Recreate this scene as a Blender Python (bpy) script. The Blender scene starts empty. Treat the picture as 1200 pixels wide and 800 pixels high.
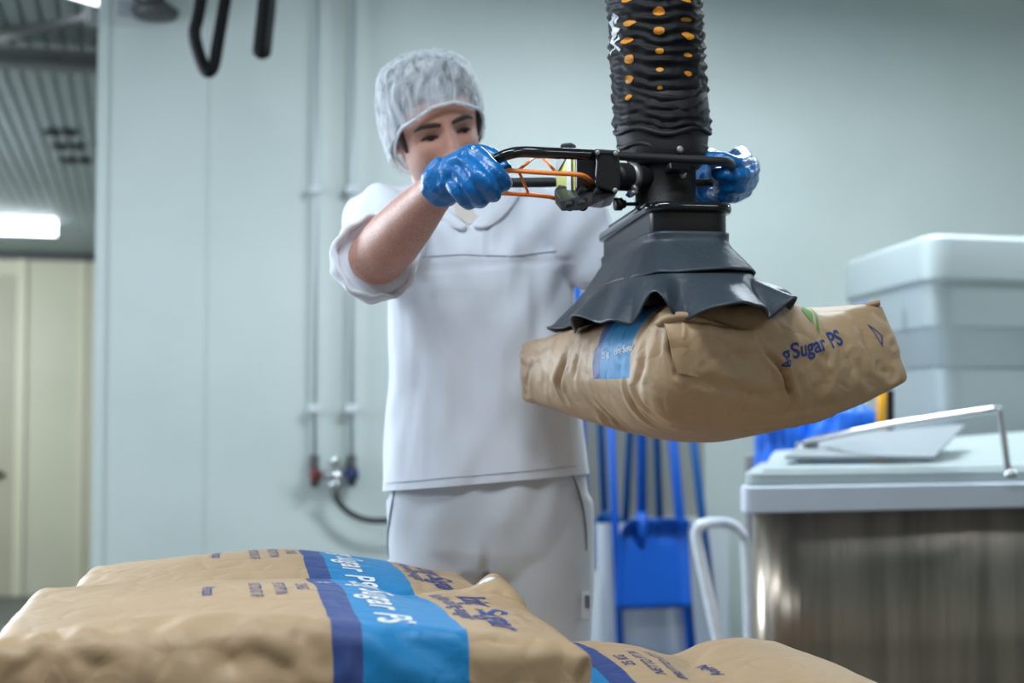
import bpy, bmesh, math, random
import numpy as np
from mathutils import Vector, Matrix, Euler
from mathutils.bvhtree import BVHTree

sc = bpy.context.scene
COL = sc.collection
PI = math.pi

def lin(r, g, b):
    f = lambda c: (c / 255 / 12.92) if c / 255 <= .04045 else (((c / 255) + .055) / 1.055) ** 2.4
    return (f(r), f(g), f(b), 1)

# ------------------------------------------------------------------ camera
FPX = 1667.0
PITCH = math.radians(2.6)
CAMZ = 1.12
cam_d = bpy.data.cameras.new('camera')
cam = bpy.data.objects.new('camera', cam_d)
COL.objects.link(cam)
cam.location = (0, 0, CAMZ)
cam.rotation_euler = (PI / 2 + PITCH, 0, 0)
cam_d.sensor_width = 36
cam_d.lens = 36 * FPX / 1200
cam_d.clip_start = .05
cam_d.dof.use_dof = True
cam_d.dof.focus_distance = 1.92
cam_d.dof.aperture_fstop = 3.4
sc.camera = cam

def P(px, py, d):
    """photo pixel at forward distance d (world y) -> world point"""
    F = Vector((0, math.cos(PITCH), math.sin(PITCH)))
    U = Vector((0, -math.sin(PITCH), math.cos(PITCH)))
    r = F + Vector((1, 0, 0)) * ((px - 600) / FPX) - U * ((py - 400) / FPX)
    return Vector((0, 0, CAMZ)) + r * (d / r.y)

# ------------------------------------------------------------------ world and light
w = bpy.data.worlds.new('world'); sc.world = w
w.use_nodes = True
w.node_tree.nodes['Background'].inputs[0].default_value = lin(205, 226, 240)
w.node_tree.nodes['Background'].inputs[1].default_value = .36
sc.view_settings.view_transform = 'Standard'
sc.view_settings.look = 'None'
sc.view_settings.gamma = 1
sc.view_settings.exposure = 0.0
sc.cycles.use_denoising = True

def area(name, loc, size, power, color, target):
    l = bpy.data.lights.new(name, 'AREA'); l.shape = 'RECTANGLE'
    l.size, l.size_y = size; l.energy = power; l.color = color[:3]
    o = bpy.data.objects.new(name, l); COL.objects.link(o)
    o.location = loc
    o.rotation_euler = (Vector(target) - Vector(loc)).to_track_quat('-Z', 'Y').to_euler()
    return o
COOL = (.80, .92, 1.0)
LAMPS = [((-1.9, 2.4, 2.93), 10), ((-2.0, .6, 2.93), 30), ((.9, 4.4, 2.93), 70), ((3.0, 4.2, 2.93), 44), ((-.2, 1.05, 2.93), 31), ((1.9, -.6, 2.93), 32)]
for i, (l, p) in enumerate(LAMPS):
    area('ceiling_lamp_light', l, (1.3, .28), p, COOL, (l[0], l[1], 0))
area('unseen_daylight', (-3.0, 4.1, 1.7), (2.0, 1.8), 100, (.70, .84, 1.0), (0, 2.2, 1.1))  # daylight from an unseen source at the left; the window behind is added
def bulb(name, loc, power, rad=.25):
    l = bpy.data.lights.new(name, 'POINT'); l.energy = power; l.color = COOL; l.shadow_soft_size = rad
    o = bpy.data.objects.new(name, l); COL.objects.link(o); o.location = loc
bulb('back_room_light', (-5.4, 9.5, 1.9), 230)
bulb('back_room_light', (-6.6, 14.5, 1.9), 210)

# ------------------------------------------------------------------ helpers
def hash3(i, j, k, s):
    n = (i * 374761393 + j * 668265263 + k * 2147483647 * 3 + s * 974634777).astype(np.int64)
    n = (n ^ (n >> 13)) * 1274126177
    n = n ^ (n >> 16)
    return (n & 0xffff) / 65535.0 * 2 - 1
def vnoise(p, scale=1.0, seed=0):
    """smooth value noise, p (n,3) -> (n,) in -1..1"""
    q = np.asarray(p, float) * scale + 100.0
    f = np.floor(q); t = q - f; t = t * t * t * (t * (t * 6 - 15) + 10)
    i, j, k = (f[:, a].astype(np.int64) for a in range(3))
    r = 0
    for a in (0, 1):
        for b in (0, 1):
            for c in (0, 1):
                wgt = (t[:, 0] if a else 1 - t[:, 0]) * (t[:, 1] if b else 1 - t[:, 1]) * (t[:, 2] if c else 1 - t[:, 2])
                r = r + wgt * hash3(i + a, j + b, k + c, seed)
    return r
def fbm(p, scale, seed=0, oct=3):
    return sum(vnoise(p, scale * 2 ** o, seed + o) * .5 ** o for o in range(oct))
def crumple(p, scale, seed, n=7):
    """sum of ridged straight waves = creased paper"""
    rng = np.random.RandomState(seed)
    h = np.zeros(len(p))
    warp = np.stack([vnoise(p, scale * .5, seed + 31 + a) for a in range(3)], 1) * (.35 / scale)
    for _ in range(n):
        d = rng.normal(size=3); d /= np.linalg.norm(d)
        k = scale * rng.uniform(.6, 1.6)
        ph = rng.uniform(0, 6.28)
        x = ((p + warp) @ d) * k + ph
        tri = np.abs((x % 2) - 1)
        m = np.clip(vnoise(p, scale * .4, seed + 77 + _) * .8 + .5, 0, 1)
        h += (tri - .5) * m / k * scale
    return h / math.sqrt(n)

def me_new(name, verts, faces, smooth=True):
    me = bpy.data.meshes.new(name)
    me.from_pydata([tuple(v) for v in verts], [], [tuple(f) for f in faces])
    me.validate(clean_customdata=False)
    if smooth:
        me.polygons.foreach_set('use_smooth', [True] * len(me.polygons))
    me.update()
    return me
def put(name, me, material=None, parent=None):
    o = bpy.data.objects.new(name, me)
    COL.objects.link(o)
    if material: 
        me.materials.clear(); me.materials.append(material)
    if parent is not None:
        o.parent = parent
        rt = parent
        off = Vector((0, 0, 0))
        while rt is not None:
            off += rt.location; rt = rt.parent
        o.location = -off
    return o
def mesh(name, vf, material, parent=None, smooth=True, bevel=0, sub=0):
    me = me_new(name, vf[0], vf[1], smooth)
    o = put(name, me, material, parent)
    if bevel:
        m = o.modifiers.new('bevel', 'BEVEL'); m.width = bevel; m.segments = 2; m.limit_method = 'ANGLE'; m.angle_limit = math.radians(40)
        o.modifiers.new('wn', 'WEIGHTED_NORMAL') if smooth else None
    if sub:
        m = o.modifiers.new('sub', 'SUBSURF'); m.levels = m.render_levels = sub
    return o
def thing(name, label, cat, loc=(0, 0, 0), group=None):
    o = bpy.data.objects.new(name, None); COL.objects.link(o)
    o.location = loc; o.empty_display_size = .05
    o['label'] = label; o['category'] = cat
    if group: o['group'] = group
    return o
def tag(o, label, cat, group=None):
    o['label'] = label; o['category'] = cat
    if group: o['group'] = group
    return o
def struct(o):
    o['kind'] = 'structure'; return o

def join(*vfs):
    V, F = [], []
    for v, f in vfs:
        n = len(V); V += [tuple(x) for x in v]; F += [tuple(i + n for i in q) for q in f]
    return V, F
def box(c, s, rot=None):
    c = Vector(c); h = Vector(s) / 2
    vs = []
    for z in (-1, 1):
        for x, y in ((-1, -1), (1, -1), (1, 1), (-1, 1)):
            v = Vector((x * h.x, y * h.y, z * h.z))
            if rot is not None: v = rot @ v
            vs.append(c + v)
    return vs, [(3, 2, 1, 0), (4, 5, 6, 7), (0, 1, 5, 4), (1, 2, 6, 5), (2, 3, 7, 6), (3, 0, 4, 7)]
def prism(poly, z0, z1, poly2=None):
    n = len(poly); poly2 = poly2 or poly
    vs = [(x, y, z0) for x, y in poly] + [(x, y, z1) for x, y in poly2]
    fs = [tuple(range(n - 1, -1, -1)), tuple(range(n, 2 * n))]
    fs += [(i, (i + 1) % n, n + (i + 1) % n, n + i) for i in range(n)]
    return vs, fs
def loft(rings, cap=True, closed=False):
    n = len(rings[0]); V = [tuple(p) for r in rings for p in r]; F = []
    m = len(rings)
    for a in range(m if closed else m - 1):
        b = (a + 1) % m
        for i in range(n):
            j = (i + 1) % n
            F.append((a * n + i, a * n + j, b * n + j, b * n + i))
    if cap and not closed:
        F.append(tuple(range(n - 1, -1, -1))); F.append(tuple((m - 1) * n + i for i in range(n)))
    return V, F
def spline(pts, sub=6, closed=False):
    pts = [Vector(p) for p in pts]; out = []
    n = len(pts)
    rng = range(n) if closed else range(n - 1)
    for i in rng:
        p1, p2 = pts[i], pts[(i + 1) % n]
        p0 = pts[(i - 1) % n] if closed or i > 0 else p1 * 2 - p2
        p3 = pts[(i + 2) % n] if closed or i + 2 < n else p2 * 2 - p1
        for k in range(sub):
            t = k / sub
            out.append(.5 * ((2 * p1) + (p2 - p0) * t + (2 * p0 - 5 * p1 + 4 * p2 - p3) * t * t + (3 * p1 - p0 - 3 * p2 + p3) * t ** 3))
    if not closed: out.append(pts[-1])
    return out
def frames(pts, closed=False):
    n = len(pts); res = []
    up = None
    for i in range(n):
        a = pts[(i - 1) % n] if closed else pts[max(i - 1, 0)]
        b = pts[(i + 1) % n] if closed else pts[min(i + 1, n - 1)]
        t = (Vector(b) - Vector(a)).normalized()
        if up is None:
            up = Vector((0, 0, 1)) if abs(t.z) < .9 else Vector((1, 0, 0))
        s = t.cross(up).normalized(); up = s.cross(t).normalized()
        res.append((t, s, up))
    return res
def tube(pts, r, n=12, closed=False, sub=0, flat=1.0):
    """r: number or list per control point; flat scales the second axis"""
    k = len(pts)
    rr = [r] * k if not hasattr(r, '__len__') else list(r)
    if sub:
        q = spline([Vector(p) for p in pts], sub, closed)
        m = len(q)
        t = [i / sub for i in range(m)]
        rr = [float(np.interp(x, range(k + (1 if closed else 0)), rr + ([rr[0]] if closed else []))) for x in t]
        pts = q
    pts = [Vector(p) for p in pts]
    rings = []
    for (p, (t, s, u), rad) in zip(pts, frames(pts, closed), rr):
        rings.append([p + s * (rad * math.cos(a)) + u * (rad * flat * math.sin(a)) for a in [2 * PI * i / n for i in range(n)]])
    return loft(rings, not closed, closed)
def cyl(a, b, r, n=20, r2=None):
    return tube([a, b], [r, r if r2 is None else r2], n)
def disc_profile(c, axis, prof, n=24):
    """lathe: prof list of (dist along axis, radius)"""
    c = Vector(c); ax = Vector(axis).normalized()
    s = ax.orthogonal().normalized(); u = ax.cross(s)
    return loft([[c + ax * d + s * (r * math.cos(2 * PI * i / n)) + u * (r * math.sin(2 * PI * i / n)) for i in range(n)] for d, r in prof])
def ell_ring(c, hx, hy, n=32, p=2.0, rot=None):
    """horizontal superellipse ring"""
    out = []
    for i in range(n):
        a = 2 * PI * i / n; ca, sa = math.cos(a), math.sin(a)
        x = hx * math.copysign(abs(ca) ** (2 / p), ca); y = hy * math.copysign(abs(sa) ** (2 / p), sa)
        v = Vector((x, y, 0))
        if rot is not None: v = rot @ v
        out.append(Vector(c) + v)
    return out
def remesh(vf, voxel, smooth=4, fac=.5):
    me = me_new('tmp', vf[0], vf[1])
    bm = bmesh.new(); bm.from_mesh(me)
    bmesh.ops.recalc_face_normals(bm, faces=bm.faces); bm.to_mesh(me); bm.free()
    o = bpy.data.objects.new('tmp', me); COL.objects.link(o)
    m = o.modifiers.new('r', 'REMESH'); m.mode = 'VOXEL'; m.voxel_size = voxel; m.use_smooth_shade = True
    if smooth:
        s = o.modifiers.new('s', 'SMOOTH'); s.factor = fac; s.iterations = smooth
    dg = bpy.context.evaluated_depsgraph_get()
    r = bpy.data.meshes.new_from_object(o.evaluated_get(dg))
    bpy.data.objects.remove(o); bpy.data.meshes.remove(me)
    r.polygons.foreach_set('use_smooth', [True] * len(r.polygons))
    return r
def get_co(me):
    a = np.empty(len(me.vertices) * 3); me.vertices.foreach_get('co', a); return a.reshape(-1, 3)
def get_no(me):
    a = np.empty(len(me.vertices) * 3); me.vertices.foreach_get('normal', a); return a.reshape(-1, 3)
def set_co(me, a):
    me.vertices.foreach_set('co', a.ravel()); me.update()
def bvh_of(me):
    return BVHTree.FromPolygons([v.co[:] for v in me.vertices], [p.vertices[:] for p in me.polygons])
def scatter_attr(me, name, vals):
    at = me.attributes.new(name, 'FLOAT', 'POINT'); at.data.foreach_set('value', np.asarray(vals, float))

# ------------------------------------------------------------------ materials
def mat(name, col, rough=.5, metal=0, var=0, vscale=6, bump=0, bscale=40, bdetail=4, spec=.5, col2=None, coat=0, sheen=0, stretch=None, dist=.01, sss=0):
    m = bpy.data.materials.new(name); m.use_nodes = True
    nt = m.node_tree; b = nt.nodes['Principled BSDF']
    b.inputs['Base Color'].default_value = col
    b.inputs['Roughness'].default_value = rough
    b.inputs['Metallic'].default_value = metal
    b.inputs['Specular IOR Level'].default_value = spec
    if coat: b.inputs['Coat Weight'].default_value = coat
    if sheen: b.inputs['Sheen Weight'].default_value = sheen
    if sss:
        b.inputs['Subsurface Weight'].default_value = sss
        b.inputs['Subsurface Radius'].default_value = (.012, .005, .003)
        b.inputs['Subsurface Scale'].default_value = 1.0
    tc = nt.nodes.new('ShaderNodeTexCoord'); src = tc.outputs['Object']
    if stretch:
        mp = nt.nodes.new('ShaderNodeMapping'); mp.inputs['Scale'].default_value = stretch
        nt.links.new(src, mp.inputs[0]); src = mp.outputs[0]
    if var:
        nz = nt.nodes.new('ShaderNodeTexNoise'); nz.inputs['Scale'].default_value = vscale; nz.inputs['Detail'].default_value = 5
        nt.links.new(src, nz.inputs['Vector'])
        mx = nt.nodes.new('ShaderNodeMix'); mx.data_type = 'RGBA'
        c2 = col2 or tuple([c * (1 - var) for c in col[:3]] + [1])
        mx.inputs['A'].default_value = col; mx.inputs['B'].default_value = c2
        rp = nt.nodes.new('ShaderNodeMapRange'); rp.inputs[1].default_value = .35; rp.inputs[2].default_value = .7
        nt.links.new(nz.outputs[0], rp.inputs[0]); nt.links.new(rp.outputs[0], mx.inputs['Factor'])
        nt.links.new(mx.outputs['Result'], b.inputs['Base Color'])
    if bump:
        nz = nt.nodes.new('ShaderNodeTexNoise'); nz.inputs['Scale'].default_value = bscale; nz.inputs['Detail'].default_value = bdetail
        nt.links.new(src, nz.inputs['Vector'])
        bp = nt.nodes.new('ShaderNodeBump'); bp.inputs['Strength'].default_value = bump; bp.inputs['Distance'].default_value = dist
        nt.links.new(nz.outputs[0], bp.inputs['Height']); nt.links.new(bp.outputs[0], b.inputs['Normal'])
    return m
def emis(name, col, s):
    m = bpy.data.materials.new(name); m.use_nodes = True
    b = m.node_tree.nodes['Principled BSDF']
    b.inputs['Emission Color'].default_value = col; b.inputs['Emission Strength'].default_value = s
    b.inputs['Base Color'].default_value = col
    return m

M = {}
M['wall'] = mat('painted_wall', lin(208, 216, 212), .38, var=.10, vscale=1.1, bump=.08, bscale=5, spec=.4, col2=lin(194, 204, 200))
M['cream'] = mat('cream_panel', lin(222, 216, 190), .45, var=.06, vscale=1)
M['cream2'] = mat('cream_trim', lin(232, 224, 196), .45)
M['door'] = mat('door_panel', lin(196, 188, 164), .5, var=.06, vscale=2)
M['ceil'] = mat('ribbed_ceiling', lin(150, 164, 166), .5, metal=.1, var=.08, vscale=2)
M['floor'] = mat('resin_floor', lin(104, 104, 100), .45, var=.15, vscale=3)
M['dark'] = mat('dark_steel', lin(70, 70, 72), .5, var=.2, vscale=8)
M['beam'] = mat('beam_steel', lin(128, 130, 130), .6, var=.2, vscale=8)
M['black'] = mat('black_plastic', lin(24, 25, 28), .32, bump=.05, bscale=200, spec=.5)
M['blackgloss'] = mat('black_gloss', lin(20, 21, 24), .16, coat=.4)
M['blackmatte'] = mat('black_matte', lin(32, 33, 36), .55)
M['rubber'] = mat('black_rubber', lin(30, 31, 33), .5)
M['skirt'] = mat('rubber_skirt', lin(60, 68, 76), .42, bump=.12, bscale=90, var=.15, vscale=14, spec=.35)
M['hose'] = mat('hose_fabric', lin(17, 17, 19), .62, bump=.3, bscale=60, dist=.004, spec=.3)
M['blackmat2'] = mat('black_coated_rod', lin(10, 11, 13), .6, spec=.2)
M['neck'] = mat('leather_neck', lin(26, 24, 24), .6, var=.3, vscale=25, bump=.2, bscale=80, dist=.004)
M['orange'] = mat('orange_wire', lin(255, 140, 58), .4)
M['dot'] = mat('orange_print', lin(216, 140, 32), .6)
M['whiteprint'] = mat('white_print', lin(225, 228, 232), .6)
M['navyprint'] = mat('navy_print', lin(40, 62, 128), .6)
M['greenprint'] = mat('green_print', lin(86, 150, 44), .6)
M['steel'] = mat('brushed_steel', lin(196, 180, 164), .30, metal=1, bump=.2, bscale=7, stretch=(6, 6, .3), var=.4, vscale=3)
M['steelpipe'] = mat('pipe_steel', lin(186, 194, 196), .4, metal=.25)
M['chrome'] = mat('chrome', lin(210, 212, 214), .18, metal=1)
M['bolt'] = mat('bolt_zinc', lin(150, 152, 150), .45, metal=.8)
M['whiteplastic'] = mat('white_plastic', lin(212, 217, 220), .35, var=.04, vscale=4)
M['tub'] = mat('tub_plastic', lin(174, 184, 184), .4, var=.04, vscale=4)
M['greyplastic'] = mat('grey_plastic', lin(150, 156, 160), .4, var=.05, vscale=4)
M['lidgrey'] = mat('lid_grey', lin(222, 230, 242), .35, var=.04, vscale=5)
M['whitecoat'] = mat('white_tube', lin(225, 230, 236), .3, var=.1, vscale=30, bump=.15, bscale=60)
M['blue'] = mat('blue_plastic', lin(4, 92, 196), .42, var=.08, vscale=6)
M['blueshade'] = mat('shaded_blue_plastic', lin(8, 92, 160), .45, var=.15, vscale=6)  # darker copy of the blue plastic; shade on rear tools put into the colour
M['bluebag'] = mat('blue_bundle', lin(4, 96, 204), .45, bump=.3, bscale=14)
M['board'] = mat('grey_board', lin(158, 158, 150), .6, var=.06, vscale=3)
M['yellow'] = mat('yellow_label', lin(206, 200, 30), .4, var=.35, vscale=30, col2=lin(222, 222, 150))
M['yellowtool'] = mat('yellow_plastic', lin(235, 165, 30), .4)
M['red'] = mat('red_cap', lin(150, 40, 36), .4)
M['bluecap'] = mat('blue_cap', lin(30, 50, 130), .4)
M['lampon'] = emis('lit_tube', lin(240, 248, 255), 9)
M['lampoff'] = emis('lit_diffuser', lin(240, 248, 255), 4)
M['wood'] = mat('pallet_wood', lin(176, 142, 98), .7, var=.25, vscale=6, stretch=(1, 8, 8))
M['glove'] = mat('nitrile_glove', lin(4, 108, 180), .28, bump=.6, bscale=34, bdetail=4, dist=.008, spec=.6, var=.14, vscale=18)
M['cloth'] = mat('white_cotton', lin(236, 240, 250), .85, bump=.12, bscale=700, spec=.15, sheen=.15, var=.03, vscale=9)
M['trouser'] = mat('offwhite_cotton', lin(218, 222, 230), .85, bump=.12, bscale=700, spec=.15, sheen=.15, var=.05, vscale=7)
M['seam'] = mat('seam_thread', lin(190, 196, 208), .9)
M['piping'] = mat('grey_piping', lin(112, 120, 132), .8)
M['hair'] = mat('dark_hair', lin(52, 48, 48), .55, bump=.6, bscale=120, stretch=(1, .3, .3), dist=.004)
M['brow'] = mat('brow_hair', lin(48, 38, 34), .7, bump=.5, bscale=300, dist=.002)
M['eye'] = mat('eye_white', lin(150, 128, 120), .25)
M['iris'] = mat('iris', lin(44, 30, 24), .2)
M['lash'] = mat('lash', lin(40, 28, 26), .7)
M['shoe'] = mat('white_clog', lin(220, 222, 224), .45)

def skin_mat():
    m = mat('skin', lin(214, 160, 138), .48, bump=.15, bscale=160, dist=.003, sss=.15, spec=.4)
    nt = m.node_tree; b = nt.nodes['Principled BSDF']
    at = nt.nodes.new('ShaderNodeAttribute'); at.attribute_name = 'stubble'
    at2 = nt.nodes.new('ShaderNodeAttribute'); at2.attribute_name = 'ruddy'
    tc = nt.nodes.new('ShaderNodeTexCoord')
    nz = nt.nodes.new('ShaderNodeTexNoise'); nz.inputs['Scale'].default_value = 26; nz.inputs['Detail'].default_value = 6
    nt.links.new(tc.outputs['Object'], nz.inputs['Vector'])
    mx0 = nt.nodes.new('ShaderNodeMix'); mx0.data_type = 'RGBA'
    mx0.inputs['A'].default_value = lin(216, 168, 150); mx0.inputs['B'].default_value = lin(190, 134, 116)
    nt.links.new(nz.outputs[0], mx0.inputs['Factor'])
    mx = nt.nodes.new('ShaderNodeMix'); mx.data_type = 'RGBA'
    nt.links.new(mx0.outputs['Result'], mx.inputs['A']); mx.inputs['B'].default_value = lin(128, 98, 90)
    nt.links.new(at.outputs['Fac'], mx.inputs['Factor'])
    mx2 = nt.nodes.new('ShaderNodeMix'); mx2.data_type = 'RGBA'
    nt.links.new(mx.outputs['Result'], mx2.inputs['A']); mx2.inputs['B'].default_value = lin(176, 112, 96)
    nt.links.new(at2.outputs['Fac'], mx2.inputs['Factor'])
    # fine dark hairs on the forearms
    at3 = nt.nodes.new('ShaderNodeAttribute'); at3.attribute_name = 'hairy'
    mp = nt.nodes.new('ShaderNodeMapping'); mp.inputs['Scale'].default_value = (420, 110, 420); mp.inputs['Rotation'].default_value = (.5, .2, .6)
    n3 = nt.nodes.new('ShaderNodeTexNoise'); n3.inputs['Scale'].default_value = 1; n3.inputs['Detail'].default_value = 2
    nt.links.new(tc.outputs['Object'], mp.inputs[0]); nt.links.new(mp.outputs[0], n3.inputs['Vector'])
    r3 = nt.nodes.new('ShaderNodeMapRange'); r3.inputs[1].default_value = .48; r3.inputs[2].default_value = .72; r3.inputs[4].default_value = .42
    nt.links.new(n3.outputs[0], r3.inputs[0])
    m3 = nt.nodes.new('ShaderNodeMath'); m3.operation = 'MULTIPLY'
    nt.links.new(r3.outputs[0], m3.inputs[0]); nt.links.new(at3.outputs['Fac'], m3.inputs[1])
    mx3 = nt.nodes.new('ShaderNodeMix'); mx3.data_type = 'RGBA'; mx3.inputs['B'].default_value = lin(92, 62, 52)
    nt.links.new(mx2.outputs['Result'], mx3.inputs['A']); nt.links.new(m3.outputs[0], mx3.inputs['Factor'])
    nt.links.new(mx3.outputs['Result'], b.inputs['Base Color'])
    return m
M['skin'] = skin_mat()

def net_mat():
    m = bpy.data.materials.new('hairnet_film'); m.use_nodes = True
    nt = m.node_tree; b = nt.nodes['Principled BSDF']
    b.inputs['Base Color'].default_value = lin(228, 234, 242); b.inputs['Roughness'].default_value = .6
    tc = nt.nodes.new('ShaderNodeTexCoord')
    mp = nt.nodes.new('ShaderNodeMapping'); mp.inputs['Scale'].default_value = (1, .5, .35)
    nt.links.new(tc.outputs['Object'], mp.inputs[0])
    nz = nt.nodes.new('ShaderNodeTexNoise'); nz.inputs['Scale'].default_value = 55; nz.inputs['Detail'].default_value = 5; nz.inputs['Distortion'].default_value = 1.2
    nt.links.new(mp.outputs[0], nz.inputs['Vector'])
    rp = nt.nodes.new('ShaderNodeMapRange'); rp.inputs[1].default_value = .3; rp.inputs[2].default_value = .7; rp.inputs[3].default_value = .20; rp.inputs[4].default_value = .72
    nt.links.new(nz.outputs[0], rp.inputs[0]); nt.links.new(rp.outputs[0], b.inputs['Alpha'])
    bp = nt.nodes.new('ShaderNodeBump'); bp.inputs['Strength'].default_value = .5; bp.inputs['Distance'].default_value = .006
    nt.links.new(nz.outputs[0], bp.inputs['Height']); nt.links.new(bp.outputs[0], b.inputs['Normal'])
    return m
M['net'] = net_mat()

def paper_mat(name='kraft_paper', band=True):
    m = mat(name, lin(206, 170, 124), .55, bump=.22, bscale=26, bdetail=6, dist=.006, spec=.55)
    nt = m.node_tree; b = nt.nodes['Principled BSDF']
    tc = nt.nodes.new('ShaderNodeTexCoord')
    nz = nt.nodes.new('ShaderNodeTexNoise'); nz.inputs['Scale'].default_value = 7; nz.inputs['Detail'].default_value = 8
    nt.links.new(tc.outputs['Object'], nz.inputs['Vector'])
    base = nt.nodes.new('ShaderNodeMix'); base.data_type = 'RGBA'
    base.inputs['A'].default_value = lin(188, 158, 122); base.inputs['B'].default_value = lin(171, 139, 104)
    nt.links.new(nz.outputs[0], base.inputs['Factor'])
    out = base.outputs['Result']
    at = nt.nodes.new('ShaderNodeAttribute'); at.attribute_name = 'band'
    def step(lo, hi):
        a = nt.nodes.new('ShaderNodeMath'); a.operation = 'GREATER_THAN'; a.inputs[1].default_value = lo
        c = nt.nodes.new('ShaderNodeMath'); c.operation = 'LESS_THAN'; c.inputs[1].default_value = hi
        d = nt.nodes.new('ShaderNodeMath'); d.operation = 'MULTIPLY'
        nt.links.new(at.outputs['Fac'], a.inputs[0]); nt.links.new(at.outputs['Fac'], c.inputs[0])
        nt.links.new(a.outputs[0], d.inputs[0]); nt.links.new(c.outputs[0], d.inputs[1])
        return d.outputs[0]
    for lo, hi, c in ((.022, .053, lin(44, 66, 126)), (.053, .165, lin(0, 124, 182))):
        mx = nt.nodes.new('ShaderNodeMix'); mx.data_type = 'RGBA'
        nt.links.new(out, mx.inputs['A']); mx.inputs['B'].default_value = c
        nt.links.new(step(lo, hi), mx.inputs['Factor']); out = mx.outputs['Result']
    nt.links.new(out, b.inputs['Base Color'])
    # crease network of handled paper as fine relief
    wv = nt.nodes.new('ShaderNodeTexNoise'); wv.inputs['Scale'].default_value = 9; wv.inputs['Detail'].default_value = 3
    ad = nt.nodes.new('ShaderNodeVectorMath'); ad.operation = 'MULTIPLY_ADD'; ad.inputs[1].default_value = (.09, .09, .09)
    nt.links.new(tc.outputs['Object'], wv.inputs['Vector']); nt.links.new(wv.outputs['Color'], ad.inputs[0]); nt.links.new(tc.outputs['Object'], ad.inputs[2])
    vo = nt.nodes.new('ShaderNodeTexVoronoi'); vo.feature = 'DISTANCE_TO_EDGE'; vo.inputs['Scale'].default_value = 17
    nt.links.new(ad.outputs[0], vo.inputs['Vector'])
    cl = nt.nodes.new('ShaderNodeMapRange'); cl.inputs[2].default_value = .22
    nt.links.new(vo.outputs['Distance'], cl.inputs[0])
    b2 = nt.nodes.new('ShaderNodeBump'); b2.inputs['Strength'].default_value = .2; b2.inputs['Distance'].default_value = .006
    nt.links.new(cl.outputs[0], b2.inputs['Height'])
    old = b.inputs['Normal'].links[0].from_node
    nt.links.new(b2.outputs[0], old.inputs['Normal'])
    return m
M['paper'] = paper_mat()
# ------------------------------------------------------------------ the room (turned 15 degrees to the camera)
TH = math.radians(15)
RU = Vector((math.cos(TH), math.sin(TH), 0)); RN = Vector((-math.sin(TH), math.cos(TH), 0))
RR = Matrix.Rotation(TH, 3, 'Z')
def R2(u, n, z=0): return RU * u + RN * n + Vector((0, 0, z))
WN = 5.81          # main wall plane (n coordinate)
CZ = 3.05
def rbox(u0, u1, n0, n1, z0, z1):
    return box(R2((u0 + u1) / 2, (n0 + n1) / 2, (z0 + z1) / 2), (u1 - u0, n1 - n0, z1 - z0), RR)
def on_wall(px, py, off=0.0):
    """point on the main wall plane seen at a photo pixel, pulled off the wall by off"""
    a = P(px, py, 1) - Vector((0, 0, CAMZ))
    t = (WN - off) / a.dot(RN)
    return Vector((0, 0, CAMZ)) + a * t

struct(mesh('floor', rbox(-7, 6, -4, 6.3, -.1, 0), M['floor'], smooth=False))
BZ = -1.25         # the loading bay beyond the opening lies lower
struct(mesh('floor_bay', rbox(-7, 6, 6.3, 20, BZ - .1, BZ), M['floor'], smooth=False))
struct(mesh('wall_bay', rbox(-7, 6, 6.3, 6.4, BZ, -.1), M['cream'], smooth=False))
struct(mesh('wall_front', rbox(-3.2, 5.4, -3.6, -3.5, 0, CZ), mat('brown_reflection_wall', lin(200, 176, 152), .6, var=.2, vscale=3), smooth=False))  # wall behind the camera, coloured brown for its reflection in the vat
# ribbed ceiling: one corrugated sheet
prof = []
u = -7.0
while u < 5.0:
    prof += [(u, 0), (u + .055, 0), (u + .065, .018), (u + .08, .018), (u + .09, 0)]; u += .09
V, F = [], []
for (a, z) in prof:
    V += [R2(a, -3.5, CZ + z), R2(a, 19.2, CZ + z)]
for i in range(len(prof) - 1):
    F.append((2 * i, 2 * i + 1, 2 * i + 3, 2 * i + 2))
struct(mesh('ceiling', (V, F), M['ceil'], smooth=False))
UL = RU.dot(on_wall(114, 400))
wall = struct(mesh('wall_back', rbox(UL, 5.4, WN, WN + .16, 0, CZ), M['wall'], smooth=False))
# insulated wall panels meet in narrow raised joints
for px in (241, ):
    c = on_wall(px, 300); uu = RU.dot(c)
    mesh('panel_joint', rbox(uu - .004, uu + .004, WN - .0025, WN + .005, 0.1, CZ), M['wall'], wall, smooth=False)
struct(mesh('trim_1', rbox(UL - .012, UL + .03, WN - .006, WN + .165, 0, CZ), M['wall'], smooth=False))
struct(mesh('wall_right', rbox(5.3, 5.4, -3.5, WN, 0, CZ), M['wall'], smooth=False))
# back room
FN = 18.9
fw = struct(mesh('wall_far', rbox(-7, 5, FN, FN + .15, BZ, CZ), M['cream'], smooth=False))
struct(mesh('wall_left', rbox(-7, -6.9, 6.5, FN, BZ, CZ), M['cream'], smooth=False))
def far_u(px):
    a = P(px, 400, 1) - Vector((0, 0, CAMZ)); a *= FN / a.dot(RN); return a.dot(RU)
ua, ub = far_u(19), far_u(31)
struct(mesh('trim_2', rbox(ua, ub, FN - .07, FN, BZ, CZ - .06), M['cream2'], smooth=False, bevel=.01))
struct(mesh('trim_3', rbox(-7, 4, FN - .09, FN, CZ - .085, CZ - .005), M['dark'], smooth=False))
ud = far_u(97)
struct(mesh('trim_4', rbox(ud - .03, ud + .03, FN - .04, FN, BZ, CZ - .09), M['cream2'], smooth=False))
d1 = struct(mesh('door_1', rbox(far_u(19) - 1.1, far_u(19), FN - .05, FN, BZ, 2.75), M['door'], smooth=False, bevel=.01))
hp = R2(far_u(2), FN - .1, 0); hp.z = P(2, 556, hp.y).z
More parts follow.
